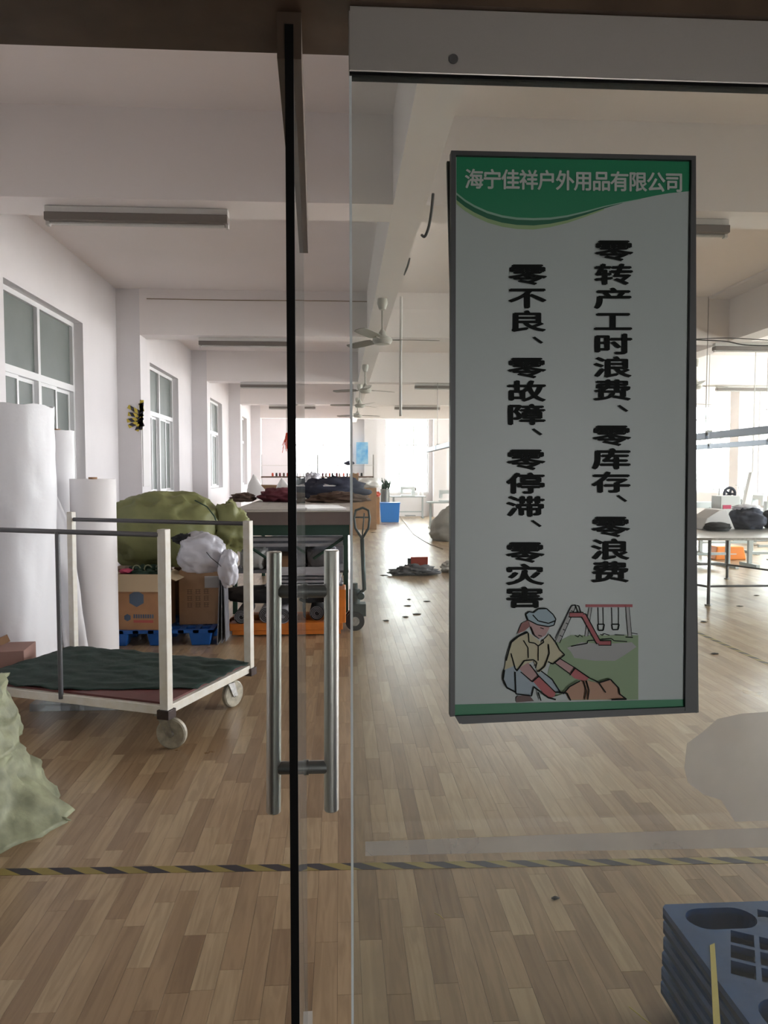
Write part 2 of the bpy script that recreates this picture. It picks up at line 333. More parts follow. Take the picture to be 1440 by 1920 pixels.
# left wall with four windows
WZ0, WZT, WZ1 = 1.20, 2.50, 3.24
wins = [(6.72, 8.72), (11.7, 13.7), (16.75, 18.7), (21.7, 23.6)]
wl = MB(); ys = YF
for a, b in wins:
    wl.box(XL-.24, XL, ys, a, 0, ZC); wl.box(XL-.24, XL, a, b, 0, WZ0); wl.box(XL-.24, XL, a, b, WZ1, ZC); ys = b
wl.box(XL-.24, XL, ys, YB, 0, ZC); struct(wl, 'wall_left', 'wall_paint')
def slide_window(n, a, b):
    xf = XL-.14
    f = MB(); fw = .05
    f.box(xf-.04, xf+.04, a, a+fw, WZ0, WZ1); f.box(xf-.04, xf+.04, b-fw, b, WZ0, WZ1)
    f.box(xf-.04, xf+.04, a+fw, b-fw, WZ0, WZ0+fw); f.box(xf-.04, xf+.04, a+fw, b-fw, WZ1-fw, WZ1); f.box(xf-.045, xf+.045, a+fw, b-fw, WZT-.035, WZT+.035)
    f.box(xf-.042, xf+.042, (a+b)/2-.03, (a+b)/2+.03, WZ0+fw, WZ1-fw)
    fr = struct(f, 'window_%d' % n, 'white_frame')
    for k in range(2):
        y0 = a+fw+k*(b-a)/2*.965; MB().box(xf-.004, xf+.004, (a+fw, (a+b)/2+.03)[k], ((a+b)/2-.03, b-fw)[k], WZT+.035, WZ1-fw).build('pane', 'frosted_pane', fr)
    q = (b-a-2*fw)/4
    for k in range(4):
        y0 = a+fw+k*q; y1 = y0+q; dx = (.018, -.018, .018, -.018)[k]
        if k == 1: y1 -= .03
        if k == 2: y0 += .03
        sb = MB(); t = .036; X0, X1 = xf+dx-.014, xf+dx+.014
        sb.box(X0, X1, y0, y0+t, WZ0+fw, WZT-.035).box(X0, X1, y1-t, y1, WZ0+fw, WZT-.035).box(X0, X1, y0+t, y1-t, WZ0+fw, WZ0+fw+t).box(X0, X1, y0+t, y1-t, WZT-.035-t, WZT-.035)
        sh = sb.build('sash', 'white_frame', fr)
        MB().box(xf+dx-.003, xf+dx+.003, y0+t, y1-t, WZ0+fw+t, WZT-.035-t).build('pane', 'frosted_pane', sh)
for i, (a, b) in enumerate(wins): slide_window(i+1, a, b)
# adjoining building outside the left windows
struct(MB().box(XL-1.6, XL-1.4, 0, 30, -1, 6), 'wall_neighbour', 'wall_paint')

def open_window(n, mb_axis, pos, a, b, z0, z1, cols, tr):
    """clear glazed aluminium window; axis x: lies in plane x=pos, runs along y; axis y: plane y=pos"""
    f = MB(); t = .035
    def bx(u0, u1, v0, v1, d=.035):
        if mb_axis == 'x': f.box(pos-d, pos+d, u0, u1, v0, v1)
        else: f.box(u0, u1, pos-d, pos+d, v0, v1)
    bx(a, a+t, z0, z1); bx(b-t, b, z0, z1); bx(a+t, b-t, z0, z0+t); bx(a+t, b-t, z1-t, z1); bx(a+t, b-t, tr-t/2, tr+t/2, .033)
    for k in range(1, cols): u = a+(b-a)*k/cols; bx(u-t/2, u+t/2, z0+t, z1-t, .03)
    fr = struct(f, 'window_%d' % n, 'white_frame')
    g = MB()
    for k in range(cols):
        u0, u1 = a+(b-a)*k/cols+t/2, a+(b-a)*(k+1)/cols-t/2
        if k == 0: u0 += t/2
        if k == cols-1: u1 -= t/2
        for v0, v1 in ((z0+t, tr-t/2), (tr+t/2, z1-t)):
            g = MB()
            if mb_axis == 'x': g.box(pos-.003, pos+.003, u0, u1, v0, v1)
            else: g.box(u0, u1, pos-.003, pos+.003, v0, v1)
            g.build('pane', 'glass_clear', fr)
# far wall
fw = [(-1.62, .42), (1.60, 3.14), (4.3, 6.6), (7.3, 9.9)]
FZ0, FZ1 = .85, CAM_H+1.95
wb = MB(); xs = XL-.2
for a, b in fw:
    wb.box(xs, a, YB, YB+.24, 0, ZC); wb.box(a, b, YB, YB+.24, 0, FZ0); wb.box(a, b, YB, YB+.24, FZ1, ZC); xs = b
wb.box(xs, XR+.2, YB, YB+.24, 0, ZC); struct(wb, 'wall_back', 'wall_paint')
for i, (a, b) in enumerate(fw):
    open_window(5+i, 'y', YB+.14, a, b, FZ0, FZ1, 3 if i else 4, 2.55)
    portal(((a+b)/2, YB+.2, (FZ0+FZ1)/2), (-PI/2, 0, 0), b-a, FZ1-FZ0)
# right wall
rw = [(2.0, 4.9), (5.7, 9.8), (10.6, 14.2), (14.6, 18.6), (19.3, 24.4)]
RZ0, RZ1 = 1.0, CAM_H+2.28
wr = MB(); ys = YF
for a, b in rw:
    wr.box(XR, XR+.24, ys, a, 0, ZC); wr.box(XR, XR+.24, a, b, 0, RZ0); wr.box(XR, XR+.24, a, b, RZ1, ZC); ys = b
wr.box(XR, XR+.24, ys, YB, 0, ZC); struct(wr, 'wall_right', 'wall_paint')
for i, (a, b) in enumerate(rw):
    open_window(9+i, 'x', XR+.14, a, b, RZ0, RZ1, 4, 3.15)
    portal((XR+.2, (a+b)/2, (RZ0+RZ1)/2), (0, PI/2, 0), RZ1-RZ0, b-a)
# beams and columns
for i, y in enumerate((5.1, 10.0, 14.9, 19.8, 24.7)):
    b = struct(MB().box(XL, XR, y, y+.35, ZS, ZC), 'ceiling_beam', 'beam_paint')
for xa, xb in ((.36, .58), (5.3, 5.6)):
    struct(MB().box(xa, xb, YF, YB, ZS-.002, ZC), 'ceiling_beam', 'beam_paint')
struct(MB().box(5.0, 5.3, YF, YB, ZC-.03, ZC), 'trim_1', 'beam_paint')
for y in (5.1, 10.0, 14.9, 19.8, 24.7):
    struct(MB().box(XL, XL+.3, y-.001, y+.36, 0, ZC), 'column', 'wall_paint')
    yc = {14.9: 14.2, 19.8: 18.65}.get(y, y); struct(MB().box(XR-.4, XR, yc, yc+.45, 0, ZC), 'column', 'wall_paint')
struct(MB().box(3.3, 3.75, YB-.35, YB, 0, ZC), 'column', 'wall_paint')
struct(MB().box(.85, 1.3, YB-.3, YB, 0, ZC), 'column', 'wall_paint')
# front wall around the doorway: opening x -1.02..1.6, header above 2.19
HZ = CAM_H+.628
wf = MB().box(XL-.2, -1.06, YF-.06, YF+.1, 0, ZC).box(1.66, XR+.2, YF-.06, YF+.1, 0, ZC).box(-1.06, 1.66, YF-.06, YF+.1, HZ+.12, ZC)
struct(wf, 'wall_front', 'lobby_wall')
struct(MB().box(-1.06, .015, YF-.06, YF+.10, HZ, HZ+.12), 'trim_2', 'brown_alu')
struct(MB().box(-1.06, -1.02, YF-.06, YF+.10, 0, HZ), 'trim_3', 'brown_alu')
struct(MB().box(1.62, 1.66, YF-.06, YF+.10, 0, HZ+.12), 'trim_4', 'brown_alu')
# unseen lobby behind the camera, added to keep the sign dim
struct(MB().box(-2.2, 3.4, -9, YF-.1, -.2, -.001), 'added_floor_lobby', 'concrete')
struct(MB().box(-2.2, 3.4, -1.15, YF-.1, -.001, .001), 'added_mat_lobby', 'added_lobby_floor')
o = MB().box(.10, 3.3, -1.12, -.97, .001, .004).build('added_threshold_strip', 'strip_pale'); o['kind'] = 'structure'
struct(MB().box(-2.2, 3.4, -4.2, YF-.06, 2.9, 3.1), 'added_ceiling_lobby', 'lobby_wall')
struct(MB().box(-2.4, -2.2, -4.2, YF-.06, 0, 3.0), 'added_wall_lobby_left', 'lobby_wall')
struct(MB().box(3.4, 3.6, -4.2, YF-.06, 0, 3.0), 'added_wall_lobby_right', 'lobby_wall')
struct(MB().box(-2.2, 1.25, -4.3, -4.1, 0, 3.0).box(2.05, 3.4, -4.3, -4.1, 0, 3.0).box(1.25, 2.05, -4.3, -4.1, 2.1, 3.0), 'added_wall_lobby_back', 'lobby_wall')  # opening placed and narrowed for its light on the sign and glass
portal((1.65, -4.25, 1.05), (PI/2, 0, 0), .8, 2.1)
struct(MB().box(-200, 200, -200, 250, -.6, -.5), 'ground', 'ground')

# ------------------------------------------------------------------ glass door leaf (open) and fixed sidelight
HXN, HXF, YN, YFR = PY(547.5, 900, 1.06).x, PY(568, 900, 1.96).x, 1.06, 1.96
leaf = thing('door_1', (HXN, YN, 0), None, None); leaf['kind'] = 'structure'
def lx(y): return HXN + (HXF-HXN)*(y-YN)/(YFR-YN)
def slab(mb, y0, y1, z0, z1, t):
    a, b = lx(y0), lx(y1); return mb.prism([(a-t/2, y0), (a+t/2, y0), (b+t/2, y1), (b-t/2, y1)], z0, z1)
RB = PY(547, 112, 1.06).z
slab(MB(), YN+.008, YFR, .09, RB, .011).build('glass_pane', 'glass_leaf', leaf)
slab(MB(), YN-.002, YFR+.004, RB, RB+.085, .033).build('top_rail', 'rail_side', leaf)
slab(MB(), YN-.001, YN+.001, RB+.002, RB+.085, .0332).build('rail_end_cap', 'steel_dark', leaf)
slab(MB(), YN-.002, YFR+.004, .005, .09, .036).build('bottom_rail', 'steel_h', leaf)
slab(MB(), YN-.006, YN+.008, .09, PY(547, 50, 1.06).z, .0118).build('edge_seal', 'rubber', leaf)
slab(MB(), YFR, YFR+.006, .09, RB, .010).build('glass_edge', 'glass_edge', leaf)
hy = 1.88
for sx, pts in ((-1, (514, 1034, 1523)), (1, (621.5, 1031, 1519))):
    p0 = PY(pts[0], pts[1], hy); p1 = PY(pts[0]-(1 if sx < 0 else 0), pts[2], hy)
    h = MB(); R = .0188; h.tube([p0, p0+(p1-p0)*.004, p1-(p1-p0)*.004, p1], [R-.002, R, R, R-.002], 24)
    hb = h.build('handle', 'steel_v', leaf, smooth=2)
    for py in (1108, 1438):
        z = PY(600, py, hy).z; gx = lx(hy)+sx*.006; t = (z-p0.z)/(p1.z-p0.z); hx = p0.x+(p1.x-p0.x)*t
        q = MB(); q.cyl((gx, hy, z), (hx-sx*.012, hy, z), .0165, n=20); q.cyl((gx, hy, z), (gx+sx*.006, hy, z), .019, n=20)
        q.build('standoff', 'steel_dark', hb, smooth=2)
side = thing('door_2', (.9, YF, 0), None, None); side['kind'] = 'structure'
SX0 = PY(657, 900, YF).x; STZ = PY(900, 141, YF-.010).z
MB().box(SX0+.003, 1.62, YF-.005, YF+.006, .09, STZ).build('glass_pane', 'glass_side', side)
MB().box(SX0-.0005, SX0+.003, YF-.0055, YF+.0065, .09, STZ).build('glass_edge', 'glass_edge', side)
MB().box(SX0-.001, 1.62, YF-.010, YF+.010, STZ, STZ+.087).build('top_rail', 'steel_h', side, bevel=.0015)
MB().box(SX0, 1.62, YF-.009, YF+.009, STZ-.004, STZ).build('gasket', 'rubber', side)
MB().box(SX0, 1.62, YF-.018, YF+.02, STZ+.0875, HZ+.12).build('header', 'brown_alu', side)
MB().box(SX0, 1.62, YF-.016, YF+.018, .003, .09).build('bottom_rail', 'steel_h', side)
for nm, pts in (('pale_band', [(685, 1578), (1060, 1564), (1450, 1552), (1450, 1589), (1060, 1596), (685, 1605)]), ('pale_patch', [(1450, 1334), (1390, 1338), (1345, 1348), (1318, 1372), (1288, 1394), (1283, 1440), (1290, 1468), (1320, 1490), (1352, 1500), (1378, 1541), (1450, 1538)])):
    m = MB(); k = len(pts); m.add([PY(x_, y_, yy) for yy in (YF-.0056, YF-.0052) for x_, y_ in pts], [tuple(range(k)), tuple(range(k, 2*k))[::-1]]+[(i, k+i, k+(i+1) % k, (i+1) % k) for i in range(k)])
    o = m.build(nm, 'film' if pts[0][0] != 664 else 'pale_thin', side); bm_tri(o)  # pale translucent band and patch laid over the lower pane
lk = MB(); p = PY(850, 111, YF-.0105); lk.cyl(p, p-Vector((0, .0015, 0)), .0065, n=20); lk.build('plug', 'steel_dark', side, smooth=2)

# ------------------------------------------------------------------ sign on the sidelight glass
YS = YF-.014
def spt(px, py, d=0): p = PY(px, py, YS-d); return (p.x, p.y, p.z)
sign = thing('sign_board', PY(1075, 815, YS), 'green and white framed safety slogan board stuck on the glass panel', 'sign')
def quadslab(pts, y0, y1):
    m = MB(); a = [PY(px, py, y0) for px, py in pts]; b = [Vector((q.x, y1, q.z)) for q in a]
    return m.add(a+b, [(0,1,2,3)[::-1], (4,5,6,7), (0,1,5,4), (1,2,6,5), (2,3,7,6), (3,0,4,7)])
quadslab([(852, 288), (1303, 296), (1293, 1334), (848, 1340)], YS, YF-.006).build('backing_board', 'print_white', sign)
FO = [(846, 282), (1305, 292), (1307, 1337), (844, 1344)]; FI = [(855, 291), (1297, 300), (1285, 1312), (853, 1321)]
FI = [(855, 291), (1297, 300), (1285, 1333), (853, 1343)]
for k, nm in ((0, 'frame_top'), (1, 'frame_side'), (3, 'frame_side')):
    j = (k+1) % 4; quadslab([FO[k], FO[j], FI[j], FI[k]], YS-.006, YF-.006).build(nm, 'sign_frame', sign)
quadslab([(853, 1343), (1285, 1326), (1306, 1336), (861, 1357)], YS-.005, YF-.006).build('frame_bottom', 'sign_frame', sign)
lay = [0.0004]
def pr(polys, name, mats):
    m = MB()
    for mi, pts in polys:
        lay[0] += .00004
        m.add([spt(x, y, lay[0]) for x, y in pts], [tuple(range(len(pts)))], mi)
    o = m.build(name, mats, sign); bm_tri(o); return o
C3 = lambda L: [(820+x/2.88, 270+y/2.88) for x, y in L]
C4 = lambda L: [(820+x/2.88, 1100+y/2.88) for x, y in L]
wave = [(103, 262), (150, 300), (200, 330), (270, 362), (350, 385), (430, 397), (520, 400), (610, 397), (700, 385), (800, 362), (900, 335), (1000, 313), (1100, 295), (1180, 278), (1250, 266), (1370, 254)]
def off(L, f): return [(x, y+f(x)) for x, y in L]
top = [(1372, 88), (103, 66)]
b_lime = off(wave[:11], lambda x: 62 - max(0, x-520)*.11); b_dark = off(wave[:12], lambda x: 40-max(0, x-520)*.07); b_light = off(wave[:13], lambda x: 12-max(0, x-600)*.018)
def band(L, U): return C3(L + U[::-1])
pr([(0, band(b_lime, wave[:11])), (1, band(b_dark, wave[:12])), (2, band(b_light, wave[:13])), (3, C3(wave+top))], 'printed_header', ['print_lime', 'print_dark_green', 'print_light', 'print_green'])
pr([(0, [(853, 1321), (1285, 1311), (1285, 1334), (853, 1343)])], 'printed_footer', ['print_footer'])
# lettering
def glyphs(items, name, matn, bold):
    cache = {}
    for ch, cx, cy, W, H, slant in items:
        if ch not in cache: cache[ch] = text_mb(ch, 0)
        vs, fs = cache[ch]; m = MB(); k = 0
        for dx, dz in ((0, 0), (bold, 0), (-bold, 0), (0, bold*.9), (0, -bold*.9), (bold*.7, bold*.6), (-bold*.7, -bold*.6)):
            k += 1; m.add([spt(cx+(v.x+dx-.5)*W, cy-(v.y+dz-.36)*H+(v.x-.5)*slant, .0022+k*.00003) for v in vs], fs)
        m.build(name, matn, sign)
it = [(c, 889+i*34.1, 336+i*.58, 36, 39, .6) for i, c in enumerate('海宁佳祥户外用品有限公司')]
glyphs(it, 'printed_character', 'print_text', .024)
def colm(s, ys, x0, x1, name):
    it = []
    for c, y in zip(s, ys):
        t = (y-ys[0])/(ys[-1]-ys[0]); x = x0+(x1-x0)*t
        if c == '、': MB().add([spt(x+10, y-7, .002), spt(x+15, y-9, .002), spt(x+31, y+2, .002), spt(x+26, y+4.5, .002)], [(0,3,2,1)]).build('printed_comma', 'print_black', sign)
        else: it.append((c, x, y, 74, 41, 0))
    glyphs(it, 'printed_character', 'print_black', .033)
colm('零转产工时浪费、零库存、零浪费', (470, 515, 560, 603, 646, 689, 732, 768, 817, 861, 905, 937, 988, 1031, 1073), 1151, 1144, 'slogan_lettering')
colm('零不良、零故障、零停滞、零灾害', (515, 559, 603, 640, 690, 734, 778, 812, 862, 907, 950, 984, 1036, 1078, 1121), 989, 984, 'slogan_lettering')
# illustration
IM = ['p_field', 'p_grey', 'p_hat', 'p_shirt', 'p_skin', 'p_red', 'p_glove', 'p_hair', 'p_jean', 'p_sack', 'p_boot', 'print_black', 'print_white']
pr([(0, C4([(640, 300), (720, 262), (1085, 262), (1085, 610), (560, 615), (600, 450)])),
    (1, C4([(700, 330), (780, 300), (900, 310), (1050, 300), (1075, 325), (1010, 370), (960, 400), (850, 400), (740, 385), (720, 350)]))], 'printed_field', IM)
def stroke(pts, w):
    out = []
    for (x0, y0), (x1, y1) in zip(pts, pts[1:]):
        dx, dy = x1-x0, y1-y0; L = math.hypot(dx, dy) or 1; nx, ny = -dy/L*w/2, dx/L*w/2
        out.append(C4([(x0+nx, y0+ny), (x1+nx, y1+ny), (x1-nx, y1-ny), (x0-nx, y0-ny)]))
    return out
pl = [(5, q) for q in stroke([(800, 103), (1054, 103)], 15)] + [(1, q) for q in stroke([(825, 112), (803, 268)], 16)+stroke([(1026, 110), (1040, 268)], 18)]
pl += [(11, q) for q in stroke([(818, 112), (796, 268)], 3)+stroke([(834, 112), (812, 268)], 3)+stroke([(1017, 110), (1030, 268)], 3)+stroke([(1036, 110), (1050, 268)], 3)+stroke([(1016, 272), (1056, 274)], 6)
       + stroke([(868, 112), (870, 200)], 4)+stroke([(895, 112), (896, 200)], 4)+stroke([(941, 112), (944, 200)], 4)+stroke([(979, 112), (979, 200)], 4)+stroke([(866, 203), (902, 203), (896, 236), (870, 236), (866, 203)], 7)+stroke([(942, 203), (982, 203), (976, 232), (946, 232), (942, 203)], 7)
       + stroke([(742, 262), (760, 272), (768, 260), (785, 272)], 4)+stroke([(880, 256), (892, 264), (900, 254), (930, 262)], 4)+stroke([(960, 260), (1010, 262)], 4)+stroke([(1050, 250), (1082, 256)], 4)+stroke([(722, 322), (810, 306), (812, 292), (940, 280), (955, 292), (1025, 297)], 5)]
pl += [(1, q) for q in stroke([(735, 108), (648, 298)], 20)]+[(11, q) for q in stroke([(725, 104), (636, 280)], 4)+stroke([(748, 108), (660, 305)], 4)+stroke([(722, 130), (738, 136)], 4)+stroke([(708, 162), (724, 168)], 4)+stroke([(693, 196), (708, 202)], 4)+stroke([(678, 230), (692, 236)], 4)+stroke([(660, 262), (676, 270)], 4)+stroke([(725, 104), (745, 98), (765, 150)], 5)+stroke([(752, 102), (765, 104), (777, 145)], 5)]
pl += [(11, q) for q in stroke([(712, 152), (790, 152), (872, 304), (940, 304)], 30)]+[(5, q) for q in stroke([(715, 152), (788, 152), (872, 304), (936, 304)], 20)]
pr(pl, 'printed_swings', IM)
body = [(10, [(425, 600), (440, 585), (500, 590), (522, 618), (425, 625)]), (8, [(360, 450), (420, 420), (520, 470), (560, 450), (620, 500), (665, 560), (655, 580), (520, 540), (515, 585), (435, 588), (415, 565), (375, 540), (358, 490)]),
        (3, [(490, 245), (455, 260), (400, 300), (385, 360), (370, 400), (362, 450), (420, 425), (430, 450), (520, 400), (545, 470), (580, 440), (600, 405), (620, 415), (688, 365), (650, 330), (605, 258), (560, 300)]),
        (4, [(440, 440), (490, 410), (550, 480), (505, 515)]), (4, [(635, 410), (662, 385), (750, 445), (725, 475)]),
        (6, [(515, 510), (550, 480), (640, 570), (630, 605), (600, 605)]), (6, [(715, 470), (745, 440), (820, 492), (800, 512), (740, 495)]),
        (7, [(490, 180), (455, 200), (432, 255), (470, 240), (500, 215)]), (4, [(495, 185), (500, 215), (520, 262), (550, 282), (585, 262), (605, 225), (600, 190)]),
        (2, [(478, 150), (495, 135), (520, 140), (545, 120), (590, 118), (625, 150), (640, 175), (630, 208), (600, 216), (540, 205), (490, 180)]),
        (9, [(680, 580), (710, 545), (760, 515), (800, 505), (870, 520), (935, 500), (975, 545), (1000, 595), (1022, 608), (690, 612)]), (12, [(545, 570), (600, 605), (690, 575), (710, 612), (560, 616)])]
pl = [(i, C4(L)) for i, L in body]
for L, wd in [([(478, 150), (495, 135), (520, 140), (545, 120), (590, 118), (625, 150), (640, 175), (630, 208), (600, 216), (540, 205), (490, 180), (478, 150)], 6), ([(515, 152), (545, 185), (600, 198), (635, 185)], 6),
              ([(490, 245), (440, 268), (400, 300), (385, 350), (372, 400)], 7), ([(362, 450), (355, 500), (375, 545), (420, 568)], 9), ([(492, 250), (495, 300), (525, 305), (545, 320), (575, 300), (570, 285)], 6),
              ([(545, 320), (545, 400)], 5), ([(465, 290), (490, 330), (492, 385)], 5), ([(398, 360), (420, 440), (430, 455), (470, 400), (520, 395), (538, 410), (530, 440)], 6), ([(605, 258), (640, 300), (660, 340), (688, 368), (625, 418), (598, 405)], 6),
              ([(600, 310), (605, 360), (580, 430), (545, 460)], 6), ([(560, 455), (620, 500), (665, 570)], 6), ([(520, 540), (600, 600), (640, 610)], 8), ([(420, 460), (425, 580), (510, 590), (520, 545)], 6), ([(450, 460), (515, 515)], 5), ([(500, 420), (550, 485)], 5),
              ([(635, 412), (722, 475)], 5), ([(662, 388), (750, 442)], 5), ([(515, 512), (548, 484)], 6), ([(550, 484), (640, 572)], 5), ([(505, 215), (525, 262), (550, 282)], 4), ([(556, 222), (575, 228)], 4), ([(545, 262), (565, 268)], 4), ([(715, 478), (745, 440), (825, 495), (870, 515), (910, 572)], 6),
              ([(870, 520), (935, 500), (980, 548), (985, 580), (1022, 608)], 7), ([(680, 580), (715, 540), (770, 510)], 6), ([(790, 508), (805, 560), (795, 610)], 6), ([(805, 508), (820, 560), (812, 610)], 6), ([(640, 570), (700, 575), (720, 615)], 8), ([(545, 570), (560, 616)], 6), ([(940, 610), (1022, 608)], 8)]:
    pl += [(11, q) for q in stroke(L, wd)]
pr(pl, 'printed_worker', IM)
sg2 = thing('sign_board', (PY(1075, 815, YF).x, YF+.018, 1.55), 'dark edged second board on the far side of the glass, behind the slogan board', 'sign')
quadslab([(838, 302), (1299, 306), (1310, 1336), (866, 1358)], YF+.010, YF+.018).build('backing_board', 'sign_frame', sg2)
quadslab([(842, 306), (1296, 310), (1306, 1331), (870, 1353)], YF+.0185, YF+.020).build('printed_face', 'print_white', sg2)

# ------------------------------------------------------------------ floor tapes
a, b = PZ(-40, 1636), PZ(1480, 1611.5)
tp = MB(); tp.obox(((a.x+b.x)/2, (a.y+b.y)/2, .0006), ((b-a).length+.8, .05, .0008), math.atan2(b.y-a.y, b.x-a.x))
tag(tp.build('floor_tape', 'tape_x'), 'yellow and black striped tape across the floor near the door', 'tape')
a, b = PZ(1347, 1203), PZ(1440, 1247)
tag(MB().box(3.44, 3.49, 4.6, 9.0, .0002, .001).build('floor_tape', 'tape_y'), 'striped hazard tape running lengthwise past the orange bin', 'tape')

# ------------------------------------------------------------------ trolley
A, B2, C, = PZ(312, 1326, .26), PZ(478, 1244, .28), PZ(148, 1214, .28)
u = (C-B2); u.z = 0; LU = u.length; u.normalize(); vdir = Vector((-u.y, u.x, 0)); vdir = vdir if (B2-A).dot(vdir) > 0 else -vdir
LV = (B2-A).dot(vdir); A.z = 0
def T(a_, b_, z): return A + u*a_ + vdir*b_ + Vector((0, 0, z))
ang = math.atan2(u.y, u.x)
tr = thing('platform_trolley', A, 'white steel trolley with a green cloth on its red deck and grey top rails', 'trolley')
DZ = .245
fr = MB()
for a0, b0, a1, b1 in ((0, 0, LU, 0), (0, LV, LU, LV)):
    c = (T(a0, b0, DZ)+T(a1, b1, DZ))/2; fr.obox(c, (LU+.04, .04, .05), ang)
for a0 in (0, LU/2, LU):
    fr.obox(T(a0, LV/2, DZ), (.04, LV-.04, .05), ang)
fr.build('frame', 'trolley_white', tr, bevel=.004)
MB().obox(T(LU/2, LV/2, DZ+.031), (LU-.02, LV-.02, .012), ang).build('deck', 'deck_red', tr)
cl = MB(); n = 36
pts = []
for i in range(n+1):
    for j in range(n+1):
        s, t = i/n, j/n
        # front edge of the cloth sags back near corner A
        f0 = .12*(1-s)**1.5*(1 if s < .75 else 1); f0 = max(-.01, .23*max(0, 1-s*1.9) )
        bb = f0*LV*1.35 + (LV*1.01-f0*LV*1.35)*t; aa = -.012+(LU+.02)*s
        z = DZ+.042 + .012*abs(noise.noise(Vector((s*7, t*5, 3))))*2 + .010*noise.noise(Vector((s*16, t*12, 8)))
        bb += .02*noise.noise(Vector((s*9, t*3, 1)))*(1-t)
        pts.append(T(aa, bb, max(z, DZ+.0395)))
N = len(pts); q = lambda i, j: i*(n+1)+j
fs = [(q(i,j), q(i+1,j), q(i+1,j+1), q(i,j+1)) for i in range(n) for j in range(n)]
low = [p-Vector((0, 0, .004)) for p in pts]
br = [q(i,0) for i in range(n)]+[q(n,j) for j in range(n)]+[q(i,n) for i in range(n,0,-1)]+[q(0,j) for j in range(n,0,-1)]
fs += [tuple(N+k for k in f[::-1]) for f in fs]+[(br[k], N+br[k], N+br[(k+1) % len(br)], br[(k+1) % len(br)]) for k in range(len(br))]
cl.add(pts+low, fs); tag(cl.build('deck_cloth', 'deck_cloth', smooth=True), 'dark green cloth spread over the deck of the white trolley', 'cloth')
ZT = 1.215
for a0, b0, wd, zt in ((0, 0, .052, 1.245), (0, LV, .050, 1.235), (LU, LV, .045, 1.27), (LU, 0, .045, 1.25)):
    MB().obox(T(a0, b0, (DZ-.03+zt)/2), (wd, wd, zt-DZ+.03), ang).build('post', 'trolley_white', tr, bevel=.004)
    MB().obox(T(a0, b0, DZ-.02), (.075, .075, .05), ang).build('corner_plate', 'trolley_rust', tr, bevel=.003)
mid = .70
MB().cyl(T(mid, -.02, DZ), T(mid, -.02, ZT), .0135, n=14).build('mid_post', 'grey_pipe', tr, smooth=2)
for b0 in (-.015, LV):
    MB().cyl(T(.02, b0, ZT), T(LU-.02, b0, ZT), .0145, n=14).build('top_rail', 'grey_pipe', tr, smooth=2)
def caster(pos, wa, name='caster'):
    R = .088; d = Vector((math.cos(wa), math.sin(wa), 0)); ax = Vector((-d.y, d.x, 0)); c = pos + d*.04; c.z = R
    fk = MB(); fk.obox((pos.x, pos.y, DZ-.05), (.09, .07, .008), wa); fk.cyl((pos.x, pos.y, DZ-.052), (pos.x, pos.y, DZ-.075), .022, n=16)
    M = Matrix((d, ax, Vector((0,0,1)))).transposed()
    for s in (-1, 1):
        o_ = ax*s*.027; k = len(fk.v)
        q0 = Vector((pos.x, pos.y, DZ-.078)); th = ax*s*.003
        fk.add([q0+o_-d*.025, q0+o_+d*.03, c+o_+d*.02-Vector((0,0,.012)), c+o_-d*.02-Vector((0,0,.012)), q0+o_+th-d*.025, q0+o_+th+d*.03, c+o_+th+d*.02-Vector((0,0,.012)), c+o_+th-d*.02-Vector((0,0,.012))],
               [(0,1,2,3), (7,6,5,4), (0,4,5,1), (1,5,6,2), (2,6,7,3), (3,7,4,0)])
    fk.obox((pos.x, pos.y, DZ-.077), (.06, .06, .004), wa)
    f = fk.build(name, 'zinc', tr)
    Rr = M @ Matrix.Rotation(-PI/2, 3, 'X')
    MB().lathe([(.02, -.019), (R-.008, -.019), (R, -.012), (R, .012), (R-.008, .019), (.02, .019)], c, 28, rot=Rr).build('wheel', 'wheel_white', f, smooth=2)
    MB().lathe([(.012, -.031), (.022, -.0195), (.022, .0195), (.012, .031)], c, 16, rot=Rr).build('hub', 'zinc', f, smooth=2)
caster(T(.06, .07, 0), math.radians(-12)); caster(T(.09, LV-.12, 0), math.radians(55)); caster(T(LU-.08, .1, 0), math.radians(150)); caster(T(LU-.08, LV-.1, 0), math.radians(100))
# clear plastic tray on the floor under the trolley
p = PZ(190, 1322)
ty = thing('plastic_tray', p, 'clear plastic tray lying on the floor under the trolley', 'tray')
q0, q1 = Vector((p.x-.42, p.y-.12, 0)), Vector((p.x+.42, p.y+.14, 0))
m = MB(); m.box(q0.x, q1.x, q0.y, q1.y, .001, .004); m.build('base', 'plastic_clear', ty)
m = MB(); m.box(q0.x, q1.x, q0.y, q0.y+.003, .004, .05).box(q0.x, q1.x, q1.y-.003, q1.y, .004, .05).box(q0.x, q0.x+.003, q0.y+.003, q1.y-.003, .004, .05).box(q1.x-.003, q1.x, q0.y+.003, q1.y-.003, .004, .05)
m.build('rim', 'plastic_clear', ty)

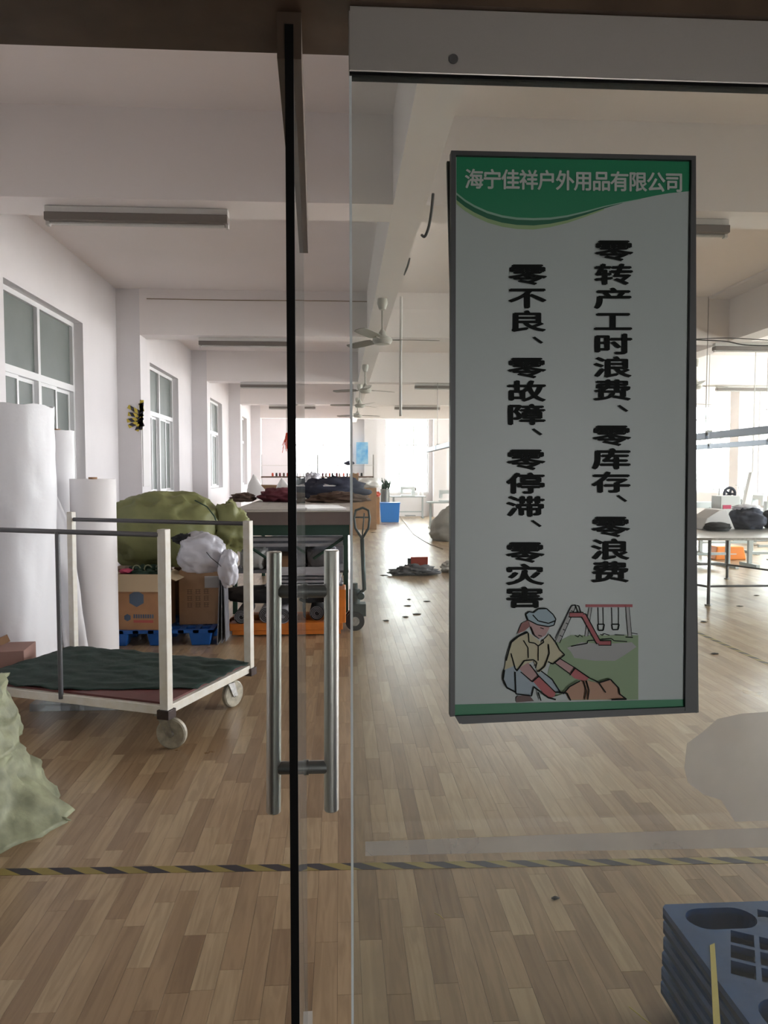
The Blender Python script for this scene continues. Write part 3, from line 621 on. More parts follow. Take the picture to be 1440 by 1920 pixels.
# ------------------------------------------------------------------ white rolls along the left wall
def roll(c, r, h, label, matn, lean=0, seed=1, rough=0.0, group='white fabric rolls standing by the left wall', core=True, sq=1):
    t = thing('fabric_roll', (c[0], c[1], 0), label, 'roll', group)
    m = MB(); n = 56; k = 40; vs = []
    for i in range(k+1):
        z = h*i/k
        for j in range(n):
            a_ = 2*PI*j/n; e = Vector((math.cos(a_), math.sin(a_), 0))
            rr = r*(1+rough*(noise.noise(Vector((e.x*1.6, e.y*1.6, z*1.4+seed)))*1.3 + .7*(.3-abs(noise.noise(Vector((e.x*3+z, e.y*3, z*3+seed*5))))) ))
            zt = z + (rough*.35*noise.noise(Vector((e.x*2.5, e.y*2.5, seed)))if i == k else 0)
            vs.append(Vector((c[0]+e.x*rr+lean*z, c[1]+e.y*rr, zt)))
    fs = [(i*n+j, i*n+(j+1) % n, (i+1)*n+(j+1) % n, (i+1)*n+j) for i in range(k) for j in range(n)]
    top_c = len(vs); vs.append(Vector((c[0]+lean*h, c[1], h-.01)))
    fs += [(k*n+j, k*n+(j+1) % n, top_c) for j in range(n)] + [tuple(range(n))[::-1]]
    m.add(vs, fs); m.build('wrapped_body', matn, t, smooth=2)
    if core: MB().lathe([(.028, 0), (.036, 0), (.036, .03), (.028, .03)], (c[0]+lean*h, c[1], h-.015), 18).build('core_tube', 'card', t, smooth=2)
    return t
roll((-2.545, 5.92), .305, 2.06, 'thick white roll wrapped in creased film, tallest and leftmost', 'roll_film', seed=2, rough=.075, lean=.012)
roll((-2.54, 6.88), .15, 1.93, 'slim white roll just behind the thick film wrapped roll', 'roll_white', seed=3, rough=.015)
roll((-2.12, 6.55), .188, 1.50, 'short smooth white roll nearest the olive sack', 'roll_paper', seed=4, rough=.012)
# loose film between the rolls
m = MB(); vs = []
for i in range(21):
    z = 1.55*i/20
    for j in range(9):
        s = j/8; x = -2.28+.19*s-(z*.13); y = 6.29+.02*math.sin(s*6+z*2)+.03*noise.noise(Vector((s*3, z*4, 2)))
        if z > 1.15: x -= (z-1.15)*.35*(s)
        vs.append((x, y, z+.002))
m.add(vs, [(i*9+j, i*9+j+1, (i+1)*9+j+1, (i+1)*9+j) for i in range(20) for j in range(8)])
o = m.build('plastic_film', 'roll_white', smooth=True); sm = o.modifiers.new('s', 'SOLIDIFY'); sm.thickness = .012; sm.offset = 0
tag(o, 'grey white film hanging loose between the tall roll and the short roll', 'film')
t = thing('carton', PZ(30, 1245), 'small pinkish brown carton on the floor at the foot of the tall roll', 'box')
c = Vector((-2.42, 5.38, 0)); m = MB(); m.obox((c.x, c.y, .16), (.42, .30, .32), .12); m.build('body', 'box_pink', t, bevel=.004)
MB().obox((c.x-.02, c.y-.02, .345), (.20, .03, .05), .5, rot=Matrix.Rotation(.5, 3, 'Z') @ Matrix.Rotation(-.35, 3, 'Y')).build('offcut', 'card', t)
t = thing('wall_panel', (-2.5, 7.1, .9), 'teal grey folded sheet tucked behind the white trolley post', 'sheet')
m = MB(); m.obox((-2.22, 7.0, .72), (.10, .02, .5), .2); m.build('panel', 'rail_blue', t)

# ------------------------------------------------------------------ boxes, sacks and blue pallet by the left wall
def nest_pallet(t, x0, x1, y0, y1, h, matn):
    m = MB(); nx, ny = 7, 5; zt = h; th = .03
    for i in range(nx+1): xx = x0+(x1-x0-.05)*i/nx; m.box(xx, xx+.05, y0, y1, zt-th, zt)
    for j in range(ny+1): yy = y0+(y1-y0-.05)*j/ny; m.box(x0, x1, yy, yy+.05, zt-th+.001, zt-.001)
    m.build('deck', matn, t)
    for i in range(3):
        for j in range(3):
            cx = x0+.12+(x1-x0-.24)*i/2; cy = y0+.09+(y1-y0-.18)*j/2
            q = MB(); q.add([(cx+a_*.105*s, cy+b_*.085*s, z) for z, s in ((0, .78), (zt-.02, 1)) for a_, b_ in ((-1,-1),(1,-1),(1,1),(-1,1))], [(0,3,2,1), (4,5,6,7), (0,1,5,4), (1,2,6,5), (2,3,7,6), (3,0,4,7)])
            q.build('foot', matn, t, bevel=.01)
t = thing('plastic_pallet', (-1.6, 7.1, 0), 'bright blue plastic pallet under the cartons by the left wall', 'pallet')
nest_pallet(t, -2.12, -1.14, 6.72, 7.62, .145, 'pallet_blue')
def carton(name, cx, cy, w_, d_, h_, rz, z0, body, label, flaps=True):
    t = thing(name, (cx, cy, z0), label, 'box'); R = Matrix.Rotation(rz, 3, 'Z'); th = .006
    m = MB(); c = Vector((cx, cy, z0))
    for (ox, oy, sx, sy) in ((0, -d_/2, w_, th), (0, d_/2, w_, th), (-w_/2, 0, th, d_), (w_/2, 0, th, d_)):
        m.obox(c+R @ Vector((ox, oy, h_/2)), (sx, sy, h_), rz)
    m.obox(c+Vector((0, 0, .004)), (w_-.01, d_-.01, .006), rz); m.build('body', body, t)
    if flaps:
        for (ox, oy, sx, sy, axis, an) in ((0, -d_/2, w_*.98, d_/2.3, 'X', 2.0), (w_/2, 0, d_/2.6, d_*.98, 'Y', .42), (-w_/2, 0, w_/2.6, d_*.98, 'Y', PI-.2)):
            if axis == 'X': rot = R @ Matrix.Rotation(-1.75, 3, 'X'); cc = c+R @ Vector((ox, oy, h_))+rot @ Vector((0, sy/2, 0))
            else:
                rot = R @ Matrix.Rotation(an, 3, 'Y'); cc = c+R @ Vector((ox, oy, h_))+rot @ Vector((sx/2, 0, 0))
            MB().obox(cc, (sx, sy, th), rot=rot).build('flap', 'card_inner', t)
    else:
        MB().obox(c+Vector((0, 0, h_)), (w_, d_, .006), rz).build('lid', body, t)
    return t, R, c
t, R, c = carton('carton', -1.775, 6.93, .40, .36, .50, -.10, .146, 'card_orange', 'open orange brown carton printed with a blue hexagon, in front on the blue pallet')
def face(c, R, d_, pts, mname, par, name, e=.004):
    m = MB(); m.add([c+R @ Vector((x, -d_/2-e, z)) for x, z in pts], [tuple(range(len(pts)))]); return m.build(name, mname, par)
hexa = lambda cx, cz, r: [(cx+r*math.cos(PI/2+i*PI/3), cz+r*math.sin(PI/2+i*PI/3)) for i in range(6)]
face(c, R, .36, hexa(-.03, .28, .075), 'ink_blue', t, 'printed_hexagon'); face(c, R, .36, hexa(-.115, .11, .033), 'ink_blue', t, 'printed_mark')
m = MB()
for i in range(9): x = -.06+i*.021; m.add([c+R @ Vector((x+a_, -.184, .105+b_)) for a_, b_ in ((0,0),(.014,0),(.014,.035),(0,.035))], [(0,1,2,3)])
m.build('printed_name', 'ink_blue', t)
face(c, R, .36, [(-.06, .065), (.12, .065), (.12, .088), (-.06, .088)], 'ink_red', t, 'printed_line')
m = lump((-1.76, 6.92, .645), (.17, .13, .055), 5, .2, 4, ridge=.2); tag(m.build('netting_bundle', 'leaf_dark', smooth=True), 'dark green netting bunched in the mouth of the open carton', 'netting')
m = MB()
for k in range(3):
    cc = Vector((-1.72+k*.10-.12, 6.83, .685)); m.tube([cc+Vector((.033*math.cos(a_*.5), .01*k, .033*math.sin(a_*.5))) for a_ in range(13)], .006, 8)
tag(m.build('rope_loops', 'sack_pale', smooth=True), 'pale green rope loops on the netting in the open carton', 'rope')
m = lump((-1.93, 6.85, .665), (.07, .06, .022), 8, .1); tag(m.build('pink_cloth', 'cloth_pink', smooth=True), 'pink cloth scrap at the left corner of the open carton', 'cloth')
t, R, c = carton('carton', -1.30, 7.18, .40, .42, .50, .05, .146, 'card', 'closed brown carton with a white label, right side of the blue pallet', False)
m = MB()
for i in range(3):
    for j in range(3):
        x, z = -.13+i*.075, .16+j*.062; m = MB()
        for a_, b_, s_, k_ in ((0, 0, .048, .006), (0, .02, .048, .006), (0, .038, .048, .006), (.006, 0, .006, .042), (.034, 0, .006, .042)):
            m.add([c+R @ Vector((x+a_+p_, -.214, z+b_+q_)) for p_, q_ in ((0,0),(s_,0),(s_,k_),(0,k_))], [(0,1,2,3)])
        m.build('printed_mark', 'ink_dark', t); face(c, R, .42, [(.03, .34), (.16, .34), (.16, .45), (.03, .45)], 'paper', t, 'label')
carton('carton', -1.95, 7.45, .50, .32, .48, .0, .146, 'card', 'brown carton at the back of the blue pallet under the olive sack', False)
carton('carton', -1.42, 7.60, .44, .30, .47, .0, 0.146, 'card', 'brown carton behind the labelled carton, under the olive sack', False)
t = thing('board_stack', (-1.1, 7.3, 0), 'thin grey boards standing on edge beside the labelled carton', 'boards')
for k in range(3): MB().obox((-1.10+k*.028, 6.86, .30), (.008, .22, .60-.03*k), 0, rot=Matrix.Rotation(.04-.03*k, 3, 'Y')).build('board', 'cloth_grey', t)
# olive sack
t = thing('woven_sack', (-1.62, 7.4, .64), 'huge bulging olive green woven sack heaped on the cartons', 'sack')
lump((-1.70, 7.38, .97), (.50, .34, .385), 11, .07, 1.6, 44, 64, flat=.665, ridge=.055, rfr=3.0, sq=.78).build('body', 'sack_green', t, smooth=True)
lump((-1.10, 7.42, 1.0), (.22, .20, .26), 17, .15, 2.0, 26, 40, ridge=.09, rfr=4).build('neck', 'sack_green', t, smooth=True)
m = MB(); m.tube([PY(x_, y_, 7.03) for x_, y_ in ((365, 938), (388, 950), (402, 968), (408, 985))], .006, 8); m.build('seam', 'leaf_dark', t, smooth=True)
t = thing('plastic_bag', (-1.3, 7.0, .65), 'lavender white plastic bag slumped on the labelled carton, tied lobe to the right', 'bag')
lump((-1.255, 6.86, .815), (.215, .165, .185), 21, .12, 1.8, 34, 48, flat=.652, ridge=.05, rfr=4, sq=.85).build('body', 'bag_lavender', t, smooth=True)
lump((-1.0, 6.72, .70), (.085, .08, .165), 23, .14, 2.2, 24, 34, ridge=.07).build('tied_lobe', 'bag_lavender', t, smooth=True)
MB().tube([Vector((p.x, p.y-.02, p.z)) for p in (PY(388, 1035, 6.73), PY(396, 1045, 6.70), PY(412, 1058, 6.69), PY(424, 1072, 6.70), PY(430, 1088, 6.73))], .003, 6).build('seam', 'cloth_black', t, smooth=True)
lump((-1.42, 6.86, .95), (.09, .08, .05), 25, .2, 2.5, 18, 26, ridge=.08).build('mouth', 'cloth_black', t, smooth=True)

# pale sack at lower left
t = thing('woven_sack', (-1.75, 3.35, 0), 'pale green crumpled woven sack on the floor at the left edge', 'sack')
sk = MB(); n1, n2 = 46, 60; vs = []
prof = [(0, .02), (.05, .03), (.35, .12), (.7, .30), (1, .52)]
for i in range(n1+1):
    s = i/n1
    for j in range(n2):
        a_ = 2*PI*j/n2; e = Vector((math.cos(a_), math.sin(a_), 0))
        base = .20+.20*(1-s)**1.6 + (.03 if s > .5 else 0)
        sqx = 1/max(abs(e.x), abs(e.y))**.5
        rx, ry = base*1.25*sqx, base*.95*sqx
        fold = .05*(.3-abs(noise.noise(Vector((e.x*2.6, e.y*2.6, s*5))))*1.2) + .035*noise.noise(Vector((e.x*6, e.y*6, s*9)))
        x = e.x*(rx+fold); y = e.y*(ry+fold); z = s*.60*(1+.12*noise.noise(Vector((e.x*2, e.y*2, 7))))
        if e.x > .2 and s < .3: x += (.3-s)*.55*(e.x-.2)*max(0, 1-abs(e.y+.25)*1.2)
        vs.append(Vector((-1.83+x, 3.40+y, z)))
tc_ = len(vs); vs.append(Vector((-1.83, 3.40, .58)))
sk.add(vs, [(i*n2+j, i*n2+(j+1) % n2, (i+1)*n2+(j+1) % n2, (i+1)*n2+j) for i in range(n1) for j in range(n2)]+[(n1*n2+j, n1*n2+(j+1) % n2, tc_) for j in range(n2)]+[tuple(range(n2))[::-1]])
sk.build('body', 'sack_pale', t, smooth=True)
cn = PZ(121, 1540); m = MB()
m.tube([cn+Vector((-.05, .0, .015)), cn+Vector((0, 0, .012)), cn+Vector((.03, -.006, .006))], [.012, .008, .002], 8); m.build('frayed_corner', 'sack_pale', t, smooth=True)

# ------------------------------------------------------------------ hand pallet truck with fabric load
PT = Vector((.16, 7.35, 0))
t = thing('pallet_truck', PT, 'orange hand pallet truck with dark green pump and loop handle', 'pallet truck')
for yy in (7.08, 7.50):
    m = MB(); m.box(-1.05, .02, yy, yy+.16, .055, .125); m.add([(-1.05, yy, .055), (-1.05, yy+.16, .055), (-1.05, yy+.16, .125), (-1.05, yy, .125), (-1.12, yy+.04, .05), (-1.12, yy+.12, .05), (-1.12, yy+.12, .08), (-1.12, yy+.04, .08)], [(4,5,6,7), (0,4,7,3), (1,2,6,5), (3,7,6,2), (0,1,5,4)])
    m.box(-1.03, .0, yy+.01, yy+.02, .012, .055); m.build('fork', 'orange_paint', t, bevel=.004)
    MB().cyl((-.95, yy+.05, .04), (-.95, yy+.11, .04), .04, n=20).build('load_roller', 'black_rubber', t, smooth=2)
m = MB(); m.add([(-.05, 7.08, .12), (.05, 7.08, .12), (.05, 7.66, .12), (-.05, 7.66, .12), (-.02, 7.2, .42), (.05, 7.2, .42), (.05, 7.54, .42), (-.02, 7.54, .42)], [(0,3,2,1), (4,5,6,7), (0,1,5,4), (1,2,6,5), (2,3,7,6), (3,0,4,7)]); m.build('mast', 'orange_paint', t, bevel=.006)
m = MB(); m.cyl((.14, 7.37, .14), (.14, 7.37, .40), .055, n=20); m.cyl((.14, 7.37, .40), (.14, 7.37, .46), .03, n=16); m.obox((.17, 7.37, .20), (.16, .16, .12)); m.cyl((.20, 7.28, .34), (.20, 7.46, .34), .035, n=16); m.build('pump', 'truck_green', t, smooth=2, bevel=.004)
for yy in (7.27, 7.42):
    f = MB().cyl((.14, yy, .095), (.14, yy+.055, .095), .094, n=30).build('steer_wheel', 'black_rubber', t, smooth=2)
    MB().cyl((.14, yy-.004, .095), (.14, yy+.059, .095), .045, n=20).build('hub', 'zinc', f, smooth=2)
hb = PY(683, 1105, 7.37); hm = PY(679, 1010, 7.37)
m = MB(); m.tube([(.19, 7.37, .36), hb, hm], .021, 14)
tp_ = PY(680, 952, 7.37); wl_, wr_ = PY(664, 972, 7.37), PY(693, 972, 7.37)
m.tube([hm, PY(666, 990, 7.37), wl_, PY(667, 957, 7.37), tp_, PY(691, 957, 7.37), wr_, PY(691, 990, 7.37), hm], .0125, 12)
m.tube([PY(664, 970, 7.37), PY(693, 970, 7.37)], .008, 8); m.tube([PY(679, 1008, 7.36), PY(683, 962, 7.33)], .007, 8)
m.build('handle', 'truck_green', t, smooth=True)
# load
def hroll(px, py, r, y0, y1, matn, label, x=None):
    p = PY(px, py, y0); t = thing('fabric_roll', p, label, 'roll', 'fabric rolls loaded on the orange pallet truck')
    z = .126+r; m = MB()
    sp = []
    m.cyl((p.x, y0, z), (p.x, y1, z), r, n=32); m.build('wound_fabric', matn, t, smooth=2)
    sp = [Vector((p.x+math.cos(a_*.4)*(r*.25+r*.7*a_/56), y0-.003, z+math.sin(a_*.4)*(r*.25+r*.7*a_/56))) for a_ in range(57)]
    MB().tube(sp, .004, 6).build('end_spiral', 'cloth_grey' if matn == 'cloth_black' else 'cloth_black', t)
hroll(452, 1148, .066, 7.06, 7.66, 'cloth_black', 'small black fabric roll lying on the left of the orange forks')
hroll(500, 1148, .075, 7.10, 7.66, 'roll_grey', 'pale grey fabric roll lying behind the trolley post on the orange forks')
hroll(530, 1145, .072, 7.05, 7.66, 'roll_grey', 'pale grey fabric roll nearest the left door handle on the orange forks')
hroll(594, 1146, .07, 7.2, 7.66, 'cloth_black', 'black fabric roll between the two door handles on the orange forks')
m = lump((-.62, 7.42, .34), (.50, .20, .10), 31, .12, 2, 22, 44, flat=.285, ridge=.06, sq=.8); tag(m.build('black_fabric_heap', 'cloth_black', smooth=True), 'black fabric heap resting on the rolls of the pallet truck', 'fabric')
t = thing('fabric_stack', (-.3, 7.3, .4), 'folded grey sheets sliding off the heap on the pallet truck', 'fabric')
for k in range(4):
    sheet(-.72+.03*k, .02-.02*k, 7.12, 7.60, .47+.035*k, .018, 40+k, .02, 12, rz=-.03*k).build('folded_sheet', ('cloth_grey', 'roll_grey', 'cloth_grey', 'roll_grey')[k], t, smooth=2)

# ------------------------------------------------------------------ cutting table and what lies on it
TX0, TX1, TY0, TY1 = -1.22, .12, 8.2, 17.6
t = thing('cutting_table', (-.55, 8.2, 0), 'long cutting table with brown grey board edge and dark green steel legs', 'table')
TZ = PY(540, 958, 8.2).z
MB().box(TX0, TX1, TY0, TY1, TZ-.155, TZ-.012).build('board_edge', 'table_board', t)
MB().box(TX0-.01, TX1+.01, TY0-.01, TY1+.01, TZ-.012, TZ).build('tabletop', 'table_top', t)
MB().box(TX0+.02, TX1-.02, TY0+.02, TY1-.02, TZ-.27, TZ-.155).build('apron', 'table_green', t)
for yy in (8.26, 11.3, 14.4, 17.4):
    for xx in (TX0+.06, TX1-.06): MB().obox((xx, yy, (TZ-.27)/2), (.05, .05, TZ-.27)).build('leg', 'table_green', t)
MB().tube([(TX1-.06, 8.27, .85), (TX1-.42, 8.27, .60)], .016, 8).build('brace', 'table_green', t); MB().tube([(TX0+.06, 8.27, .85), (TX0+.42, 8.27, .60)], .016, 8).build('brace', 'table_green', t)
for zz_ in (.80, .735): MB().box(TX0+.09, TX1-.09, 8.30, 8.34, zz_, zz_+.035).build('rail', 'roll_grey', t)
MB().box(TX0+.09, TX1-.09, 8.9, 8.93, .47, .80).build('back_panel', 'cloth_grey', t)
MB().box(TX0+.03, TX1-.03, 8.30, TY1-.1, .44, .465).build('shelf', 'cloth_grey', t)
for i, (xa, xb, h_, mn, lb) in enumerate(((-1.14, -.86, .22, 'bag_grey', 'pale grey bundle on the left of the shelf under the cutting table'), (-.82, -.42, .15, 'card', 'flat brown carton on the shelf under the cutting table'), (-.38, -.05, .24, 'cloth_grey', 'dark grey bundle on the right of the shelf under the cutting table'))):
    m = lump(((xa+xb)/2, 8.75, .466+h_/2), ((xb-xa)/2, .35, h_/2), 50+i, .05, 2, 18, 28, flat=.466, ridge=.06, sq=.35); tag(m.build('fabric_bundle', mn, smooth=True), lb, 'bundle', 'bundles on the shelf of the cutting table')
# clutter on the tabletop
def heap(px, py0, py1, Y, wpx, matn, label, name='cloth_heap', cat='cloth', seed=1, amp=.16, ridge=.12, dy=.3, base=None, sq=1):
    base = TZ if base is None else base
    p = PY(px, py0, Y); k = Y/FPX; rz = max(.02, (p.z-base)); 
    m = lump((p.x, Y, base+rz*.45), (wpx*k/2, dy, rz*.6), seed, amp, 2.6, 20, 32, flat=base+.001, ridge=ridge, rfr=4, sq=sq)
    return tag(m.build(name, matn, smooth=True), label, cat)
sheet(-1.15, -.47, 8.35, 10.2, TZ+.001, .006, 61, .03, 16).build('x', 'table_top')
o = COL.objects['x']; o.name = 'fabric_sheet'; tag(o, 'pale fabric sheet spread over the near left of the cutting table', 'fabric')
o = sheet(-.42, .02, 8.3, 9.3, TZ+.001, .02, 62, .015, 10, rz=.1).build('pattern_sheet', 'bag_white', smooth=2); tag(o, 'white pattern sheet on the near right of the cutting table', 'sheet')
heap(456, 925, 945, 10.9, 44, 'cloth_brown', 'brown cloth pile at the left side of the cutting table', seed=63)
# two white plastic cones leaning
for px, py0, py1, wp, lb, sd in ((482, 891, 935, 46, 'tall white folded interlining standing on the left of the table', 64), (535, 897, 935, 44, 'lower white folded interlining next to the black door seal', 65)):
    p0 = PY(px, py0, 12.0); p1 = PY(px, 944, 12.0); k = 12/FPX
    m = MB(); hh = p0.z-TZ
    m.prism([(p1.x-wp*k*.5, 11.9), (p1.x+wp*k*.5, 11.9), (p1.x+wp*k*.5, 12.2), (p1.x-wp*k*.5, 12.2)], TZ+.001, TZ+.02)
    vs = []; ns_ = 12
    for i in range(9):
        s = i/8
        for j in range(ns_):
            a_ = 2*PI*j/ns_; vs.append((p1.x+(1-s)**.85*wp*k*.5*math.cos(a_)*(1+.15*math.sin(a_*3+i))-s*.06, 12.05+(1-s)**.8*.16*math.sin(a_), TZ+.02+hh*s))
    m.add(vs, [(i*ns_+j, i*ns_+(j+1) % ns_, (i+1)*ns_+(j+1) % ns_, (i+1)*ns_+j) for i in range(8) for j in range(ns_)])
    tag(m.build('folded_interlining', 'bag_white', smooth=True), lb, 'fabric')
heap(524, 916, 940, 10.9, 70, 'cloth_maroon', 'maroon cloth lying low behind the white interlining', seed=66)
heap(625, 898, 945, 12.0, 120, 'cloth_navy', 'dark navy cloth heap in the middle of the cutting table', seed=67)
heap(638, 925, 950, 10.6, 100, 'cloth_brown', 'crumpled brown cloth near the right edge of the cutting table', seed=68, ridge=.2)
heap(583, 888, 935, 14.1, 40, 'bag_lavender', 'translucent plastic bag on top of the cloth heap', 'plastic_bag', 'bag', seed=69)
heap(648, 902, 935, 13.2, 50, 'cloth_beige', 'mustard cloth bundle behind the navy heap', seed=70)
heap(575, 912, 940, 13.2, 60, 'bag_grey', 'grey cloth heap at the far middle of the cutting table', seed=71)
p = PY(620, 912, 12.1); o = MB().obox((p.x, p.y-.25, p.z+.04), (.27, .22, .012), .2, rot=Matrix.Rotation(.2, 3, 'Z') @ Matrix.Rotation(.25, 3, 'X')).build('paper_pad', 'paper'); tag(o, 'white paper pad resting on the navy cloth heap', 'paper')
p = PY(503, 912, 13.6); o = MB().obox((p.x, p.y, TZ+.10), (.42, .3, .20), .1).build('carton', 'card', bevel=.004); tag(o, 'low brown carton at the far left end of the cutting table', 'box')

# tall cardboard and boxes beyond the table
def simple_box(px0, px1, py0, Y, d, matn, label, name='carton', z0=0, rz=0, cat='box'):
    a, b = PY(px0, py0, Y), PY(px1, py0, Y); t = thing(name, ((a.x+b.x)/2, Y+d/2, z0), label, cat)
    MB().obox(((a.x+b.x)/2, Y+d/2, (a.z+z0)/2), (b.x-a.x, d, a.z-z0), rz).build('body', matn, t, bevel=.006)
    MB().obox(((a.x+b.x)/2, Y+d/2, a.z+.002), (b.x-a.x-.01, .06, .004), rz).build('packing_tape', 'card_edge', t); return t
simple_box(655, 672, 888, 18.6, .5, 'card', 'tall narrow brown carton standing past the end of the cutting table')
simple_box(672, 706, 915, 20.5, .9, 'card', 'wide brown carton with a white bag on top, beyond the pallet truck')
simple_box(698, 712, 932, 22.6, .5, 'card_orange', 'slim orange brown carton beside the blue bin')
p = PY(690, 905, 20.9); m = lump((p.x, 20.9, p.z-.02), (.36, .4, .16), 72, .12, 2.2, flat=PY(690, 915, 20.5).z+.005); tag(m.build('plastic_bag', 'bag_white', smooth=True), 'white plastic bag lying on the wide brown carton', 'bag')
a, b = PY(713, 944, 23.4), PY(750, 944, 23.4)
t = thing('storage_bin', ((a.x+b.x)/2, 23.6, 0), 'bright blue plastic bin on the floor near the far window', 'bin')
m = MB(); m.add([(x, y, z) for z, s in ((0, .88), (a.z, 1)) for x, y in (((a.x+b.x)/2+sx*(b.x-a.x)/2*s, 23.62+sy*.22*s) for sx, sy in ((-1,-1),(1,-1),(1,1),(-1,1)))], [(0,3,2,1), (4,5,6,7), (0,1,5,4), (1,2,6,5), (2,3,7,6), (3,0,4,7)]); m.build('body', 'blue_bin', t, bevel=.01)
MB().obox(((a.x+b.x)/2, 23.62, a.z+.012), (b.x-a.x+.03, .47, .024)).build('rim', 'blue_bin', t, bevel=.006)
heap(705, 922, 930, 22.85, 16, 'red_cloth', 'red cloth on the slim carton left of the blue bin', seed=73, base=PY(705, 932, 22.6).z+.004, dy=.15)
# sewing workstations: table + machine
def workstation(label_t):
    t = local('sewing_station', label_t, 'sewing machine', 'industrial sewing stations')
    MB().box(-.6, .6, -.28, .28, .72, .76).build('tabletop', 'machine_grey', t, bevel=.004)
    for sx in (-.5, .5):
        m = MB(); m.box(sx-.03, sx+.03, -.03, .03, .05, .72); m.box(sx-.03, sx+.03, -.26, .26, 0, .05); m.build('leg', 'machine_grey', t)
    MB().box(-.5, .5, -.02, .02, .2, .24).build('crossbar', 'machine_grey', t)
    MB().box(-.1, .25, -.18, .18, .08, .1).build('treadle', 'steel_dark', t)
    m = MB(); m.box(-.26, .24, -.09, .09, .76, .80); m.box(.12, .24, -.07, .07, .80, 1.0); m.box(-.24, .24, -.055, .055, .98, 1.08); m.box(-.26, -.17, -.05, .05, .86, 1.08); m.cyl((-.21, 0, .86), (-.21, 0, .80), .008, n=8)
    mm = m.build('machine_head', 'machine_white', t, bevel=.01)
    MB().cyl((.24, 0, 1.0), (.28, 0, 1.0), .06, n=20).build('handwheel', 'steel_dark', mm, smooth=2)
    m = MB(); m.cyl((.45, .2, .76), (.45, .2, 1.30), .009, n=8); m.box(.33, .57, .19, .21, 1.27, 1.285); m.build('thread_stand', 'zinc', t)
    for k in (-.08, .08): MB().lathe([(.03, .765), (.028, .77), (.012, .90), (.003, .90)], (.45+k, .2, 0), 14).build('thread_cone', 'cone_white', t, smooth=2)
    return t
ws0 = workstation('grey sewing table and machine under the far bright window')
ws0.location = (PY(765, 940, 25.6).x, 25.6, 0)
spots = [(4.15, 11.6, 0, 'sewing machine table behind the white bag, right of the slogan board'), (5.9, 11.9, .1, 'sewing machine table behind the dark bundles'), (7.3, 12.0, 0, 'sewing machine table at the right edge of the view, front row'),
         (5.6, 13.6, PI, 'second row sewing table behind the red marked box'), (7.4, 13.9, 0, 'second row sewing table at the right edge'), (9.0, 15.6, PI/2, 'far sewing table by the window column'), (7.0, 15.9, 0, 'third row sewing table in front of the windows'), (3.0, 20.6, 0, 'lone sewing table between the grey bag and the far wall')]
for x_, y_, r_, lb in spots: dup(ws0, (x_, y_, 0), r_, lb)
p = PY(722, 905, 25.2); m = MB()
for k in range(26):
    a_ = rnd.random()*2*PI; e = rnd.random(); q0 = Vector((p.x+rnd.uniform(-.12, .12), 25.2+rnd.uniform(-.1, .1), p.z-.25)); q1 = q0+Vector((math.cos(a_)*.16*e, math.sin(a_)*.1, .18+.25*rnd.random()))
    m.tube([q0, (q0+q1)/2+Vector((.03, 0, .02)), q1], [.012, .03, .004], 6)
pot = thing('potted_plant', (p.x, 25.2, 0), 'dark leafy potted plant left of the far bright window', 'plant'); m.build('leaves', 'leaf_dark', pot, smooth=True)
MB().lathe([(.10, 0), (.13, .02), (.16, p.z-.22), (.13, p.z-.22)], (p.x, 25.2, 0), 20).build('pot', 'steel_dark', pot, smooth=2)
# grey bag right of the aisle
p = PY(838, 948, 17.0); m = lump((p.x+.22, 17.1, .16), (.62, .5, .62), 80, .10, 1.6, 28, 40, flat=.001, ridge=.08, sq=1.25); tag(m.build('plastic_bag', 'bag_grey', smooth=True), 'big grey plastic bag on the floor beside the left edge of the slogan board', 'bag')
# rags on floor with orange-red piece
c = PZ(778, 1078)
m = MB(); lump((c.x, c.y+.12, .055), (.27, .20, .085), 81, .25, 3, 18, 30, flat=.001, ridge=.25, mb=m); lump((c.x-.2, c.y+.05, .03), (.18, .12, .045), 82, .3, 3, 14, 24, flat=.001, ridge=.3, mb=m); lump((c.x+.2, c.y+.05, .03), (.17, .12, .05), 83, .3, 3, 14, 24, flat=.001, ridge=.3, mb=m)
tag(m.build('rag_pile', 'cloth_grey', smooth=True), 'crumpled grey rags in a pile on the aisle floor', 'rags')
rb = thing('dustpan', (c.x+.08, c.y+.3, 0), 'orange red dustpan standing behind the grey rags', 'dustpan')
m = MB(); m.obox((c.x+.10, c.y+.33, .13), (.27, .014, .22), 0, rot=Matrix.Rotation(.1, 3, 'X')); m.build('pan', 'red_cloth', rb, bevel=.004); MB().obox((c.x-.06, c.y+.30, .12), (.05, .04, .2)).build('grip', 'cloth_black', rb)
o = lump((c.x+.62, c.y+.35, .06), (.16, .14, .10), 84, .2, 3, flat=.001, ridge=.1).build('plastic_scrap', 'bag_white', smooth=True); tag(o, 'clear white plastic scrap on the floor by the edge of the slogan board', 'scrap')
# cable on floor
pts = [PZ(748, 966), PZ(762, 985), PZ(775, 1002), PZ(790, 1012), PZ(806, 1021), PZ(830, 1030)]
m = MB(); m.tube([p+Vector((0, 0, .008)) for p in pts], .007, 6); tag(m.build('floor_cable', 'cable_tan', smooth=True), 'thin tan cable snaking across the aisle floor from the blue bin', 'cable')
